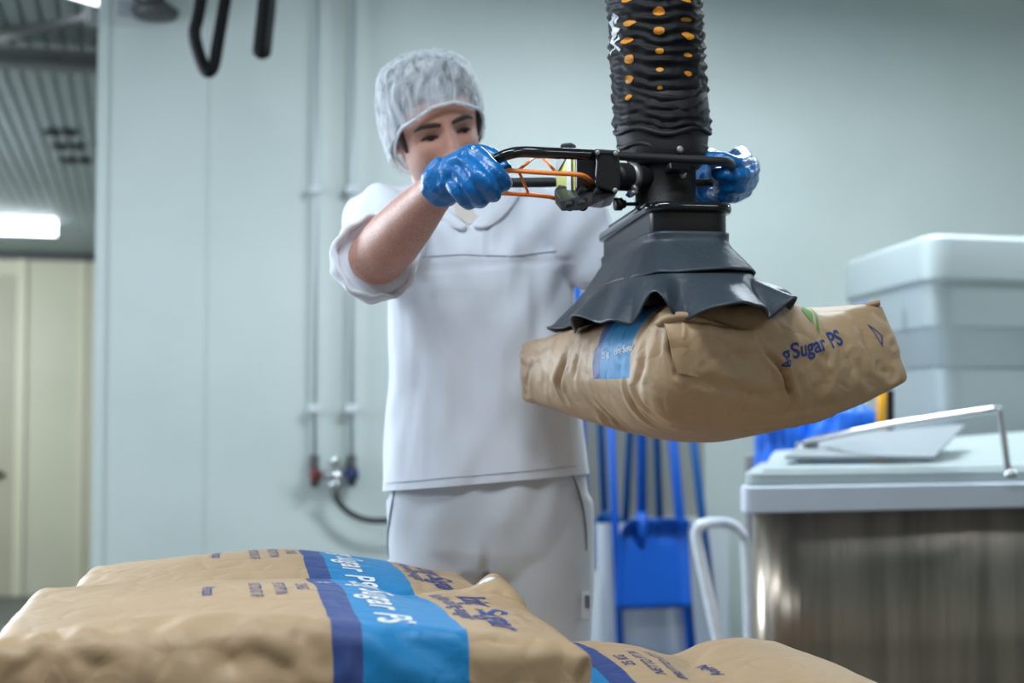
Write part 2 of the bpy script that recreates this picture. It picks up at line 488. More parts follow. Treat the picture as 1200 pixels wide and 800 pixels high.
mesh('door_handle', tube([hp + RU * -.12, hp + RU * -.03, hp + RU * .06], .035, 10), M['black'], d1)
# fluorescent lamp of the back room
lp = P(-20, 264, 14.6)
t = thing('fluorescent_lamp', 'lit white tube lamp hanging below the ribbed ceiling in the back room', 'lamp', lp)
mesh('housing', box(lp + Vector((0, 0, .11)), (1.5, .16, .05), RR), M['whiteplastic'], t, smooth=False, bevel=.01)
mesh('lit_tube', tube([lp - RU * .72, lp + RU * .72], .085, 14), M['lampon'], t)
for s in (-.5, .5):
    mesh('hanger_rod', cyl(lp + RU * s + Vector((0, 0, .13)), lp + RU * s + Vector((0, 0, CZ - lp.z)), .008, 6), M['dark'], t)
area('tube_light', lp + Vector((0, -.2, -.1)), (1.4, .2), 30, COOL, lp + Vector((0, -.2, -3)))
# ceiling vents: a patch of six dark openings
t = thing('ceiling_vent', 'dark six-hole vent patch set in the ribbed ceiling', 'vent', P(77, 172, 10.5))
for r in range(3):
    for c in range(2):
        px, py = 61 + 8.5 * r + c * 19, 155 + 16.5 * r
        a = P(px, py, 1) - Vector((0, 0, CAMZ)); k = (CZ - .01 - CAMZ) / a.z
        q = Vector((0, 0, CAMZ)) + a * k
        mesh('vent_hole', disc_profile(q + Vector((0, 0, -.02)), (0, 0, 1), [(0, .03), (0, .062), (.03, .062), (.03, .03)], 16), M['blackmatte'], t)
# overhead beams and lamp in the passage
b0, b1 = P(-60, 70, 7.4), P(135, 72, 7.6)
t = thing('overhead_beam', 'dark grey double steel beam across the passage ceiling', 'beam', b0)
mesh('flange', box((b0 + b1) / 2 + Vector((0, 0, -.03)), ((b1 - b0).length + .6, .12, .03), Matrix.Rotation(math.atan2(b1.y - b0.y, b1.x - b0.x), 3, 'Z')), M['beam'], t, smooth=False)
mesh('web', box((b0 + b1) / 2 + Vector((0, .04, .04)), ((b1 - b0).length + .6, .03, .07), Matrix.Rotation(math.atan2(b1.y - b0.y, b1.x - b0.x), 3, 'Z')), M['beam'], t, smooth=False)
b0, b1 = P(-40, 48, 6.7), P(104, 23, 6.3)
tag(mesh('ceiling_rail', tube([b0, b1], .026, 10), M['beam']), 'thin dark rail slanting up to the passage lamp', 'rail')
c = P(92, 2, 6.2)
t = thing('passage_lamp', 'bright lamp at the top of the passage beside the wall edge', 'lamp', c)
rotl = Matrix.Rotation(math.radians(-35), 3, 'Z')
mesh('housing', box(c + Vector((.03, .0, .075)), (.16, .42, .05), rotl), M['greyplastic'], t, smooth=False, bevel=.006)
mesh('lit_panel', box(c + Vector((.02, 0, .035)), (.12, .36, .03), rotl), M['lampoff'], t, smooth=False)
mesh('end_cap', box(P(109, 20, 6.1), (.045, .05, .075), rotl), M['whiteplastic'], t, smooth=False, bevel=.006)

# ceiling lamps of the packing room (above the frame)
for i, (l, p) in enumerate(LAMPS):
    t = thing('ceiling_lamp', ['ceiling lamp strip over the passage side of the room', 'ceiling lamp strip left of the camera', 'ceiling lamp strip in front of the back wall', 'ceiling lamp strip over the steel vat', 'ceiling lamp strip over the sack stack', 'ceiling lamp strip right behind the camera'][i], 'lamp', l, 'ceiling lamps of the packing room')
    mesh('housing', box(Vector(l) + Vector((0, 0, .07)), (1.4, .34, .06)), M['whiteplastic'], t, smooth=False, bevel=.01)
    mesh('lit_diffuser', box(Vector(l) + Vector((0, 0, .03)), (1.32, .29, .02)), M['lampoff'], t, smooth=False)

# ------------------------------------------------------------------ things on the back wall
def wall_pipe(px, name_label):
    top = on_wall(px, 0, .035); uu = RU.dot(on_wall(px - 1, 300, .035))
    base = R2(uu, WN - .035, 0); z1 = on_wall(px - 3, 536, .035).z
    t = thing('water_pipe', name_label, 'pipe', Vector((base.x, base.y, z1)), 'pipes feeding the mixer tap')
    mesh('pipe', cyl(R2(uu, WN - .035, z1), R2(uu, WN - .035, CZ), .0085, 12), M['steelpipe'], t)
    for py in (-40, 222, 479):
        z = on_wall(px, py, .035).z
        mesh('pipe_clip', join(rbox(uu - .026, uu + .026, WN - .052, WN - .02, z - .016, z + .016), rbox(uu - .009, uu + .009, WN - .03, WN, z - .009, z + .009)), M['whiteplastic'], t, smooth=False, bevel=.005)
    mesh('shut_off_valve', join(cyl(R2(uu, WN - .035, z1 - .07), R2(uu, WN - .035, z1 + .01), .019, 12), cyl(R2(uu, WN - .1, z1 - .03), R2(uu, WN - .035, z1 - .03), .011, 10), rbox(uu - .006, uu + .006, WN - .11, WN - .09, z1 - .08, z1 - .01)), M['dark'], t)
    return uu, z1
u1, zt = wall_pipe(371, 'left thin steel water pipe running down the pale wall to the tap')
u2, zt = wall_pipe(414, 'right thin steel water pipe running down the pale wall to the tap')
tz = on_wall(390, 557, .06).z; uc = (u1 + u2) / 2
t = thing('mixer_tap', 'chrome wall mixer tap with red and blue ends and a black hose', 'tap', R2(uc, WN - .06, tz))
mesh('body', cyl(R2(u1 + .014, WN - .06, tz), R2(u2 - .014, WN - .06, tz), .021, 16), M['chrome'], t)
mesh('hot_cap', cyl(R2(u1 - .018, WN - .06, tz + .004), R2(u1 + .016, WN - .06, tz + .004), .024, 16), M['red'], t)
mesh('cold_cap', cyl(R2(u2 - .016, WN - .06, tz + .004), R2(u2 + .022, WN - .06, tz + .004), .024, 16), M['bluecap'], t)
mesh('lever', join(cyl(R2(uc, WN - .06, tz + .015), R2(uc, WN - .07, tz + .05), .012, 10), disc_profile(R2(uc, WN - .07, tz + .04), (0, 0, 1), [(0, .008), (.006, .019), (.03, .021), (.036, .01)], 14)), M['chrome'], t)
mesh('outlet', join(disc_profile(R2(uc, WN - .09, tz - .036), RN * -1, [(-.03, .016), (0, .022), (.012, .02), (.014, .008)], 16), cyl(R2(uc, WN - .07, tz - .085), R2(uc, WN - .07, tz - .01), .014, 12)), M['chrome'], t)
for uu in (u1, u2):
    mesh('union_nut', disc_profile(R2(uu, WN - .05, tz - .045), (0, 0, 1), [(0, .013), (.004, .017), (.085, .017), (.09, .01)], 8), M['dark'], t)
hz = [on_wall(392, 572, .07), on_wall(395, 585, .07), on_wall(405, 597, .075), on_wall(420, 606, .08), on_wall(440, 610, .09), on_wall(470, 608, .10), on_wall(500, 600, .1), on_wall(520, 640, .08), on_wall(522, 760, .06)]
mesh('hose', tube(hz, .0125, 10, sub=6), M['rubber'], t)

# bracket with grey dome at the top of the wall
c = on_wall(182, 8, .08)
t = thing('wall_valve', 'grey valve unit with two cables high on the wall near its left edge', 'valve', c)
mesh('body', disc_profile(c + Vector((0, 0, -.045)), (0, 0, 1), [(0, .03), (.004, .085), (.03, .095), (.055, .06), (.075, .03), (.08, .01)], 24), M['dark'], t)
mesh('mount', box(c + RU * -.05 + RN * .045, (.2, .07, .05), RR), M['greyplastic'], t, smooth=False, bevel=.01)
mesh('cable', tube([on_wall(166, 8, .07), on_wall(160, -2, .07), on_wall(150, -20, .08)], .014, 8, sub=3), M['dark'], t)
mesh('cable', tube([on_wall(188, 0, .07), on_wall(190, -30, .08)], .018, 8), M['dark'], t)
# black hooks hanging into the frame
def hang(label, pts, r, nm='hanging_hook'):
    root = thing(nm, label, 'hook', pts[0])
    mesh('rod', tube(pts, r, 12, sub=6), M['blackmat2'], root)
    return root
D = 4.6
h1 = hang('black V-shaped bent rod hanging from above beside the wall valve', [P(258, -70, D), P(240, -20, D), P(232, 20, D), P(228, 40, D), P(234, 66, D), P(242, 83, D), P(250, 78, D), P(257, 40, D), P(263, 5, D), P(272, -40, D), P(276, -70, D)], .021)
h2 = hang('straight black rod end hanging from above right of the bent rod', [P(316, -70, D), P(313, 0, D), P(309, 40, D), P(307, 60, D)], .031)
e = P(307, 60, D)
mesh('rounded_tip', disc_profile(e + Vector((0, 0, .004)), (0, 0, -1), [(0, .031), (.014, .029), (.024, .021), (.03, .008)], 12), M['blackmat2'], h2)
for h, (xa, xb) in ((h1, (250, 285)), (h2, (300, 330))):
    mesh('suspension_bar', box((P(xa, -72, D) + P(xb, -72, D)) / 2, (.16, .08, .05)), M['black'], h, smooth=False, bevel=.008)
    c = (P(xa, -72, D) + P(xb, -72, D)) / 2
    mesh('drop_rod', cyl(c, Vector((c.x, c.y, CZ)), .012, 8), M['dark'], h)

# ------------------------------------------------------------------ cleaning tools behind the sack
ubd0, ubd1 = RU.dot(on_wall(676, 560)), RU.dot(on_wall(822, 560))
bd = mesh('tool_board', rbox(ubd0, ubd1, WN - .034, WN - .004, .35, 1.55), M['board'], smooth=False, bevel=.004)
tag(bd, 'grey backing board on the wall behind the blue tools', 'board')
nb = WN - .42
zb = .0
t = thing('tool_bin', 'low white plastic bin below the grey tool board', 'bin', R2((ubd0 + ubd1) / 2, WN - .22, 0))
ztop = P(705, 614, 5.8).z
for a in ((ubd0, ubd1, WN - .29, WN - .27, 0, ztop), (ubd0, ubd1, WN - .06, WN - .035, 0, ztop), (ubd0, ubd0 + .02, WN - .27, WN - .06, 0, ztop), (ubd1 - .02, ubd1, WN - .27, WN - .06, 0, ztop), (ubd0, ubd1, WN - .27, WN - .06, 0, .02)):
    mesh('side_panel', rbox(*a), M['whiteplastic'], t, smooth=False, bevel=.003)
def at_n(px, py, n):
    a = P(px, py, 1) - Vector((0, 0, CAMZ)); a *= n / a.dot(RN); return Vector((0, 0, CAMZ)) + a
def tool(name, label, cat, p_top, p_bot, n, m, r=.017, head=None, to_floor=False):
    a, b = at_n(*p_top, n), at_n(*p_bot, n)
    d = (a - b).normalized()
    a = b + d * 1.28
    if to_floor: b = b - d * ((b.z - .03) / d.z)
    t = thing(name, label, cat, b, 'blue cleaning tools by the wall')
    mesh('handle', tube([b, a], r, 12), m, t)
    mesh('grip', tube([a - d * .1, a - d * .09, a + d * .01, a + d * .018], [r * 1.02, r * 1.25, r * 1.25, r * .6], 12), m, t)
    return t, a, b, d
N1 = WN - .40
# front shovel
t, a, b, d = tool('shovel', 'bright blue shovel with a broad square blade hanging in front of the other tools', 'shovel', (752, 516), (752, 606), N1, M['blue'], .02)
c0 = at_n(765, 606, N1); c1 = at_n(765, 713, N1 - .04)
wv = RU; dn = (c1 - c0); outw = RN * -1
rows = []
for i in range(15):
    s = i / 14
    hw = np.interp(s, [0, .06, .2, .8, 1], [.125, .142, .147, .160, .163])
    row = []
    for j in range(21):
        q = j / 10 - 1
        lip = .045 * max(0, abs(q) - .82) / .18 * (1 - .5 * s)
        back = .05 * max(0, .16 - s) / .16
        hollow = -.018 * math.exp(-((s - .14) / .10) ** 2) * (1 if abs(q) > .12 and abs(q) < .84 else 0)
        row.append(c0 + dn * s + wv * (q * hw - .01 + s * .005) + outw * (lip + back + hollow))
    rows.append(row)
V = [p for r in rows for p in r]; F = [(i * 21 + j, i * 21 + j + 1, (i + 1) * 21 + j + 1, (i + 1) * 21 + j) for i in range(14) for j in range(20)]
o = mesh('blade', (V, F), M['blue'], t)
m = o.modifiers.new('solid', 'SOLIDIFY'); m.thickness = .006
mesh('socket', tube([at_n(752, 600, N1 - .03), at_n(752, 622, N1 - .035), at_n(753, 642, N1 - .02)], [.022, .022, .008], 12), M['blue'], t)
# the other tools
def broom(label, pt, pb, n, m, r=.016, kind='broom'):
    t, a, b, d = tool(kind, label, 'broom' if kind == 'broom' else 'squeegee', pt, pb, n, m, r, to_floor=True)
    mesh('head', box(b + Vector((0, 0, .05)), (.34, .06, .05), RR), m, t, smooth=False, bevel=.012)
    if kind == 'broom':
        V, F = box(b + Vector((0, 0, .0)), (.33, .05, .06), RR)
        mesh('bristle_block', (V, F), M['blue'], t, smooth=False, bevel=.004)
    else:
        mesh('blade_strip', box(b + Vector((0, 0, .012)), (.34, .008, .06), RR), M['rubber'], t, smooth=False)
broom('bright blue broom handle left behind the square shovel blade', (716, 505), (726, 735), N1 + .06, M['blue'], .016)
broom('bright blue broom handle right behind the square shovel blade', (789, 520), (808, 735), N1 + .06, M['blue'], .021)
broom('thin blue squeegee handle slanting beside the white trolley handle', (813, 520), (838, 735), N1 + .02, M['blueshade'], .017, 'squeegee')
def scoop(label, pt, pb, n, m, hw):
    t, a, b, d = tool('shovel', label, 'shovel', pt, pb, n, m, .0155)
    c0 = b; rows = []
    for i in range(9):
        s = i / 8; ww = hw * np.interp(s, [0, .25, 1], [.35, 1, 1.05])
        rows.append([c0 + d * (-.24 * s) + RU * (q * ww) + RN * -(.03 * q * q + .02) for q in np.linspace(-1, 1, 9)])
    V = [p for r in rows for p in r]; F = [(i * 9 + j, i * 9 + j + 1, (i + 1) * 9 + j + 1, (i + 1) * 9 + j) for i in range(8) for j in range(8)]
    o = mesh('blade', (V, F), m, t); md = o.modifiers.new('solid', 'SOLIDIFY'); md.thickness = .005
scoop('shade-darkened blue shovel with rounded shoulders standing in the white bin by the trousers', (704, 505), (708, 598), WN - .2, M['blueshade'], .085)
scoop('shade-darkened blue shovel handle between the broom and the bright shovel', (738, 510), (733, 612), WN - .2, M['blueshade'], .09)
scoop('shade-darkened blue shovel handle right of the bright shovel handle', (770, 520), (773, 606), WN - .2, M['blueshade'], .09)
broom('blue handle peeping out beside the right hip of the white trousers', (682, 500), (686, 620), WN - .12, M['blue'], .016)

# ------------------------------------------------------------------ white hand trolley
D = 4.15
L0, L1, L2, L3 = P(841, 748, D), P(818, 640, D + .02), P(817, 622, D + .02), P(824, 614, D + .02)
R3, R2_, R1, R0 = P(852, 613, D + .22), P(868, 624, D + .26), P(874, 648, D + .28), P(878, 748, D + .28)
dl, dr = (L0 - L1).normalized(), (R0 - R1).normalized()
L00, R00 = L0 + dl * ((L0.z - .06) / -dl.z), R0 + dr * ((R0.z - .06) / -dr.z)
t = thing('hand_trolley', 'white tubular hand trolley with a looped handle beside the steel vat', 'trolley', Vector(((L00.x + R00.x) / 2, (L00.y + R00.y) / 2, 0)))
mesh('handle_frame', tube([L00, L0, L1, L2, L3, R3, R2_, R1, R0, R00], .0165, 14, sub=5), M['whitecoat'], t)
for k in (.35, .75):
    mesh('crossbar', cyl(L0.lerp(L00, k), R0.lerp(R00, k), .012, 10), M['whitecoat'], t)
mx = (L00 + R00) / 2; ax = (R00 - L00).normalized(); fr = Vector((0, 0, 1)).cross(ax)
mesh('toe_plate', box(Vector((mx.x, mx.y, .02)) - fr * .12, (.4, .26, .01), Matrix.Rotation(math.atan2(ax.y, ax.x), 3, 'Z')), M['whitecoat'], t, smooth=False)
for e, s in ((L00, -1), (R00, 1)):
    cc = Vector((e.x, e.y, .11)) + fr * .06
    mesh('wheel', disc_profile(cc + ax * (s * .05), ax, [(-.02, .03), (-.02, .1), (-.012, .11), (.012, .11), (.02, .1), (.02, .03)], 28), M['rubber'], t)

# ------------------------------------------------------------------ steel vat with plastic lid
def rrect(u0, u1, n0, n1, r, k=7):
    pts = []
    for cu, cn, a0 in ((u1 - r, n1 - r, 0), (u0 + r, n1 - r, 90), (u0 + r, n0 + r, 180), (u1 - r, n0 + r, 270)):
        for i in range(k + 1):
            a = math.radians(a0 + 90 * i / k); q = R2(cu + r * math.cos(a), cn + r * math.sin(a)); pts.append((q.x, q.y))
    return pts
def vat_plan(g0, g1, r):
    # front edge runs with the room, the left end straight back from the camera
    a = fl - RU * g0 - RN * g1; b = fl + RU * (1.3 + g0) - RN * g1
    sd = Vector((.235, 1, 0)).normalized(); e = (.7 + 2 * g1)
    return round_poly([(a.x, a.y), (b.x, b.y), (b.x + sd.x * e, b.y + sd.y * e), (a.x + sd.x * e, a.y + sd.y * e)], r, 9)
def round_poly(poly, r, k=5):
    out = []; n = len(poly)
    for i in range(n):
        p0, p1, p2 = (Vector(poly[(i + j) % n]) for j in (-1, 0, 1))
        a = p1 + (p0 - p1).normalized() * r; b = p1 + (p2 - p1).normalized() * r
        for s in range(k + 1):
            q = s / k; c = a * (1 - q) ** 2 + p1 * 2 * q * (1 - q) + b * q * q; out.append((c.x, c.y))
    return out
fl = P(876, 598, 3.62); vn0 = RN.dot(fl) - .0; vu0 = RU.dot(fl)
vn1, vu1 = vn0 + .72, vu0 + 1.25
zr = P(884, 600, 3.62).z
t = thing('steel_vat', 'brushed stainless steel vat with a white plastic lid at the right', 'vat', R2((vu0 + vu1) / 2, (vn0 + vn1) / 2, 0))
mesh('steel_body', prism(vat_plan(0, 0, .16), .12, zr + .01), M['steel'], t)
for i, (x, y) in enumerate(((vu0 + .2, vn0 + .15), (vu1 - .15, vn0 + .15), (vu0 + .4, vn1 - .2), (vu1 - .15, vn1 - .2))):
    mesh('foot', cyl(R2(x, y, 0), R2(x, y, .125), .03, 12), M['steel'], t)
lid = mesh('lid_rim', prism(vat_plan(.04, .04, .05), zr, zr + .066), M['lidgrey'], t, bevel=.006)
mesh('lid_step', prism(vat_plan(.015, .01, .06), zr + .064, zr + .10), M['tub'], t, bevel=.008)
# sloping hood on the lid
z0 = zr + .10
V = []
SD = Vector((.235, 1, 0)).normalized()
for uu in (.04, 1.26):
    e = .035 if uu < .1 else .112
    g = lambda n_, z_: Vector((fl.x, fl.y, 0)) + RU * uu + SD * n_ + Vector((0, 0, z_))
    V += [g(.03, z0 - .002), g(.66, z0 - .002), g(.66, z0 + e), g(.42, z0 + e - .006), g(.03, z0 + .006)]
F = [(4, 3, 2, 1, 0), (5, 6, 7, 8, 9)] + [(i, (i + 1) % 5, 5 + (i + 1) % 5, 5 + i) for i in range(5)]
mesh('lid_hood', (V, F), M['tub'], t, smooth=False, bevel=.01)
# grey flap leaning on the hood
q = [P(918, 545, 3.80), P(1092, 545, 3.90), P(1128, 507, 4.12), P(1020, 516, 4.08), P(935, 531, 4.02)]
nrm = (q[1] - q[0]).cross(q[2] - q[0]).normalized()
if nrm.z < 0: nrm = -nrm
V = [p + nrm * .018 for p in q] + [p + nrm * .028 for p in q]
F = [tuple(range(4, -1, -1)), tuple(range(5, 10))] + [(i, (i + 1) % 5, 5 + (i + 1) % 5, 5 + i) for i in range(5)]
mesh('lid_flap', (V, F), M['greyplastic'], t, smooth=False)
mesh('bar_handle', tube([P(1183, 553, 3.74), P(1181, 548, 3.74), P(1172, 482, 3.74), P(1169, 478, 3.74), P(1160, 480, 3.75), P(1040, 498, 3.86), P(948, 516, 3.95), P(942, 519, 3.955), P(938, 532, 3.96), P(937, 540, 3.96)], .009, 10), M['chrome'], t)
mesh('bar_socket', disc_profile(P(1184, 555, 3.74) + Vector((0, 0, -.01)), (0, 0, 1), [(0, .02), (.012, .02), (.02, .014)], 12), M['chrome'], t)
mesh('bar_clip', box(P(946, 524, 3.97), (.06, .03, .03)), M['greyplastic'], t, smooth=False, bevel=.004)

# ------------------------------------------------------------------ white tub behind the vat
def poly_scale(poly, k, c=None):
    cx = sum(p[0] for p in poly) / len(poly); cy = sum(p[1] for p in poly) / len(poly)
    return [(cx + (x - cx) * k, cy + (y - cy) * k) for x, y in poly]
A0 = P(1086, 330, 4.5); dz = A0.y
tp = round_poly([(A0.x, A0.y), (A0.x + 1.35, A0.y + .36), (A0.x + 1.1, A0.y + 1.3), (A0.x + .2, A0.y + 1.15), (P(984, 330, 5.45).x, 5.45)], .10)
zA, zB, zC, zD = P(1086, 272, 4.5).z, P(1086, 330, 4.5).z, P(1086, 383, 4.5).z, P(1086, 430, 4.55).z
t = thing('white_tub', 'big white plastic tub with a thick rim behind the steel vat', 'tub', (A0.x + .6, A0.y + .7, 0))
mesh('rim', prism(poly_scale(tp, 1.0), zB, zA, poly_scale(tp, .985)), M['tub'], t, bevel=.02)
mesh('upper_body', prism(poly_scale(tp, .955), zC, zB + .01, poly_scale(tp, .975)), M['tub'], t, bevel=.012)
mesh('shoulder', prism(poly_scale(tp, .865), zD, zC + .01, poly_scale(tp, .95)), M['tub'], t, bevel=.01)
mesh('lower_body', prism(poly_scale(tp, .80), .0, zD + .01, poly_scale(tp, .862)), M['tub'], t, bevel=.02)
kc = P(1041, 372, 4.78)
star = []
for s, (off, sc_) in enumerate(((0, .9), (.012, 1), (.035, 1), (.045, .85))):
    star.append([kc + Vector((-.05 - off, -off * .4, 0)) + Vector((-.02, -1, 0)).normalized() * 0 + Vector((.35 * math.cos(a), -.2 * math.cos(a), math.sin(a))) * ((.045 + .008 * math.cos(5 * a)) * sc_) for a in [2 * PI * i / 40 for i in range(40)]])
kn = mesh('star_knob', loft(star), M['bluebag'], t)
mesh('knob_centre', disc_profile(kc + Vector((-.09, -.03, .006)), (-.6, -.9, 0), [(0, .022), (.01, .02), (.014, .008)], 14), M['whiteplastic'], kn)
# blue bundles between vat and tub, and a tool handle
def bundle(label, pts, seed, rad):
    rings = []
    k = len(pts)
    for i, (p, r) in enumerate(zip(pts, rad)):
        rings.append([p + Vector((r * math.cos(a), r * .55 * math.sin(a), 0)) for a in [2 * PI * j / 40 for j in range(40)]])
    # densify
    R_ = []
    for i in range(k - 1):
        for s in range(6):
            q = s / 6; R_.append([x.lerp(y, q) for x, y in zip(rings[i], rings[i + 1])])
    R_.append(rings[-1])
    V, F = loft(R_)
    A = np.array([tuple(v) for v in V]); c = A.mean(0)
    d = A - c; d[:, 2] = 0; d /= np.linalg.norm(d, axis=1)[:, None] + 1e-6
    ang = np.arctan2(d[:, 1], d[:, 0])
    A += d * (.012 * np.sin(ang * 9 + vnoise(A, 8, seed) * 3) + .02 * vnoise(A, 12, seed + 3))[:, None]
    o = mesh('blue_sack', ([tuple(x) for x in A], F), M['bluebag'])
    tag(o, label, 'bag', 'blue bags behind the vat')
bundle('dark folded blue plastic bag behind the left end of the vat lid', [P(918, 640, 4.62), P(918, 545, 4.62), P(915, 505, 4.62), P(918, 488, 4.62), P(918, 482, 4.62)], 3, [.09, .085, .075, .06, .03])
bundle('bright blue plastic bag behind the steel bar on the vat lid', [P(985, 640, 4.62), P(985, 525, 4.62), P(988, 500, 4.62), P(990, 482, 4.62), P(990, 474, 4.62)], 8, [.12, .118, .115, .09, .05])
c = P(1038, 490, 4.5)
t = thing('scraper', 'yellow and black tool handle standing between blue bag and white tub', 'scraper', Vector((c.x, c.y, P(1038, 560, 4.5).z)))
mesh('yellow_grip', tube([P(1032, 530, 4.5), P(1033, 460, 4.5), P(1033, 455, 4.5)], [.016, .016, .010], 12), M['yellowtool'], t)
mesh('black_edge', box(P(1043, 492, 4.52), (.024, .02, .19)), M['black'], t, smooth=False, bevel=.004)
mesh('shaft', cyl(P(1036, 700, 4.51), P(1036, 515, 4.51), .012, 10), M['chrome'], t)
gp = P(882, 535, 4.7)
tag(mesh('grey_post', box(Vector((gp.x, gp.y, .48)), (.05, .05, .96)), M['board'], smooth=False, bevel=.004), 'grey post behind the left end of the vat lid', 'post')
# unseen window and wall piece, added as a casing for the side light
wc = Vector((-3.0, 4.1, 1.7)); wd = (Vector((0, 2.2, 1.7)) - wc).normalized(); ws = Vector((-wd.y, wd.x, 0))
WR = Matrix((ws, wd, Vector((0, 0, 1)))).transposed()
struct(mesh('added_window_wall', join(box(wc - wd * .14 + Vector((0, 0, -1.3)), (2.6, .1, .8), WR), box(wc - wd * .14 + Vector((0, 0, 1.125)), (2.6, .1, .45), WR), box(wc - wd * .14 + ws * 1.17, (.26, .1, 1.8), WR), box(wc - wd * .14 - ws * 1.17, (.26, .1, 1.8), WR)), M['wall'], smooth=False))
w1 = struct(mesh('added_window_1', join(*[box(wc - wd * .09 + ws * a + Vector((0, 0, b)), s, WR) for a, b, s in ((0, .9, (2.14, .06, .06)), (0, -.9, (2.14, .06, .06)), (1.04, 0, (.06, .06, 1.8)), (-1.04, 0, (.06, .06, 1.8)), (0, 0, (.05, .06, 1.8)))]), M['whiteplastic'], smooth=False))
for s in (-.52, .52):
    mesh('added_glow_pane', box(wc - wd * .1 + ws * s, (.98, .01, 1.74), WR), M['lampoff'], w1, smooth=False)  # emissive panes added with the window
# ------------------------------------------------------------------ sugar sacks
def box_grid(nx, ny, nz):
    """surface grid of a cube in [-1,1]^3"""
    key = {}; V = []; F = []
    def vid(i, j, k):
        t = (i, j, k)
        if t not in key:
            key[t] = len(V); V.append((2 * i / nx - 1, 2 * j / ny - 1, 2 * k / nz - 1))
        return key[t]
    for k, fl in ((0, True), (nz, False)):
        for i in range(nx):
            for j in range(ny):
                q = (vid(i, j, k), vid(i + 1, j, k), vid(i + 1, j + 1, k), vid(i, j + 1, k)); F.append(q[::-1] if fl else q)
    for j, fl in ((0, False), (ny, True)):
        for i in range(nx):
            for k in range(nz):
                q = (vid(i, j, k), vid(i + 1, j, k), vid(i + 1, j, k + 1), vid(i, j, k + 1)); F.append(q[::-1] if fl else q)
    for i, fl in ((0, True), (nx, False)):
        for j in range(ny):
            for k in range(nz):
                q = (vid(i, j, k), vid(i, j + 1, k), vid(i, j + 1, k + 1), vid(i, j, k + 1)); F.append(q[::-1] if fl else q)
    return np.array(V), F
SL, SW, SH = .60, .43, .145
def rounded(uvw, half, r):
    half = np.array(half); q = uvw * half
    inner = np.clip(q, -(half - r), half - r)
    d = q - inner; n = np.linalg.norm(d, axis=1)
    k = np.where(n > 1e-9, np.minimum(1, r / np.maximum(n, 1e-9)), 1)
    # corners of the cube grid lie further out than r: pull them onto the rounded edge
    return inner + d * k[:, None]
def seg_dist(p, a, b):
    a = np.array(a); b = np.array(b); ab = b - a
    t = np.clip(((p - a) @ ab) / (ab @ ab), 0, 1)
    return np.linalg.norm(p - (a + t[:, None] * ab), axis=1), t
def apply_creases(me, creases):
    co = get_co(me); no = get_no(me)
    h = np.zeros(len(co))
    for pts, wd, dp in creases:
        best = np.full(len(co), 9.)
        for a, b in zip(pts[:-1], pts[1:]):
            d, t = seg_dist(co, a, b); best = np.minimum(best, d)
        L0 = sum((Vector(a) - Vector(b)).length for a, b in zip(pts[:-1], pts[1:]))
        d0, _ = seg_dist(co, pts[0], pts[0] + np.array([1e-6, 0, 0])); d1, _ = seg_dist(co, pts[-1], pts[-1] + np.array([1e-6, 0, 0]))
        fade = np.clip(np.minimum(d0, d1) / (L0 * .35), .25, 1)
        h += -dp * fade * np.exp(-best / wd) + dp * .45 * fade * np.exp(-((best - 2.4 * wd) / (1.3 * wd)) ** 2)
    set_co(me, co + no * h[:, None])
def sack_mesh(deform, seed, n=(110, 78, 28), r=.032, cr=.0035, fine=.0012, band_low=-2, ncr=46, soft=None, band_shift=0):
    uvw, F = box_grid(*n)
    p = rounded(uvw, (SL / 2, SW / 2, SH / 2), r)
    if soft is not None:
        mk = np.clip(soft(uvw), 0, 1)[:, None]
        p = p * (1 - mk) + rounded(uvw, (SL / 2, SW / 2, SH / 2), .055) * mk
    x = p[:, 0].copy(); w = uvw[:, 2]
    q = p / np.array([SL / 2, SW / 2, SH / 2])
    wp = deform(q, p)
    me = me_new('sack', wp, F)
    no = get_no(me); co = get_co(me)
    edge = np.clip((np.abs(q[:, 0]) - .72) / .28, 0, 1) + .8 * np.clip((np.abs(q[:, 1]) - .8) / .2, 0, 1) * (np.abs(q[:, 2]) < .98)
    h = crumple(p, 9, seed, 8) * cr * (.35 + .9 * np.clip(edge, 0, 1.2)) + crumple(p, 26, seed + 5, 8) * fine * (.5 + .8 * np.clip(edge, 0, 1)) + vnoise(p, 7, seed + 9) * .0022
    set_co(me, co + no * h[:, None])
    # short pinched wrinkles that cross the edges
    rng = np.random.RandomState(seed + 100); cand = np.where(edge > .55)[0]; crs = []
    co = get_co(me)
    for _ in range(ncr):
        i0 = cand[rng.randint(len(cand))]; tgt = p[rng.randint(len(p))]
        d = (p[i0] * np.array([.35, .35, 0]) - p[i0]) + rng.normal(size=3) * .05; d /= np.linalg.norm(d)
        L_ = rng.uniform(.025, .10); t1 = p[i0] + d * L_
        i1 = np.argmin(((p - t1) ** 2).sum(1)); im = np.argmin(((p - (p[i0] + d * L_ * .5 + rng.normal(size=3) * .006)) ** 2).sum(1))
        if i1 != im and im != i0: crs.append(([co[i0], co[im], co[i1]], rng.uniform(.003, .008), rng.uniform(.0015, .0045)))
    apply_creases(me, crs)
    x = x - band_shift
    band = x + .0015 * vnoise(p, 30, seed + 2)
    low = w <= band_low
    band = np.where(low & (x > .018) & (x < .053), -1, np.where(low & (x >= .053) & (x < .17), 1, band))
    scatter_attr(me, 'band', band)
    return me
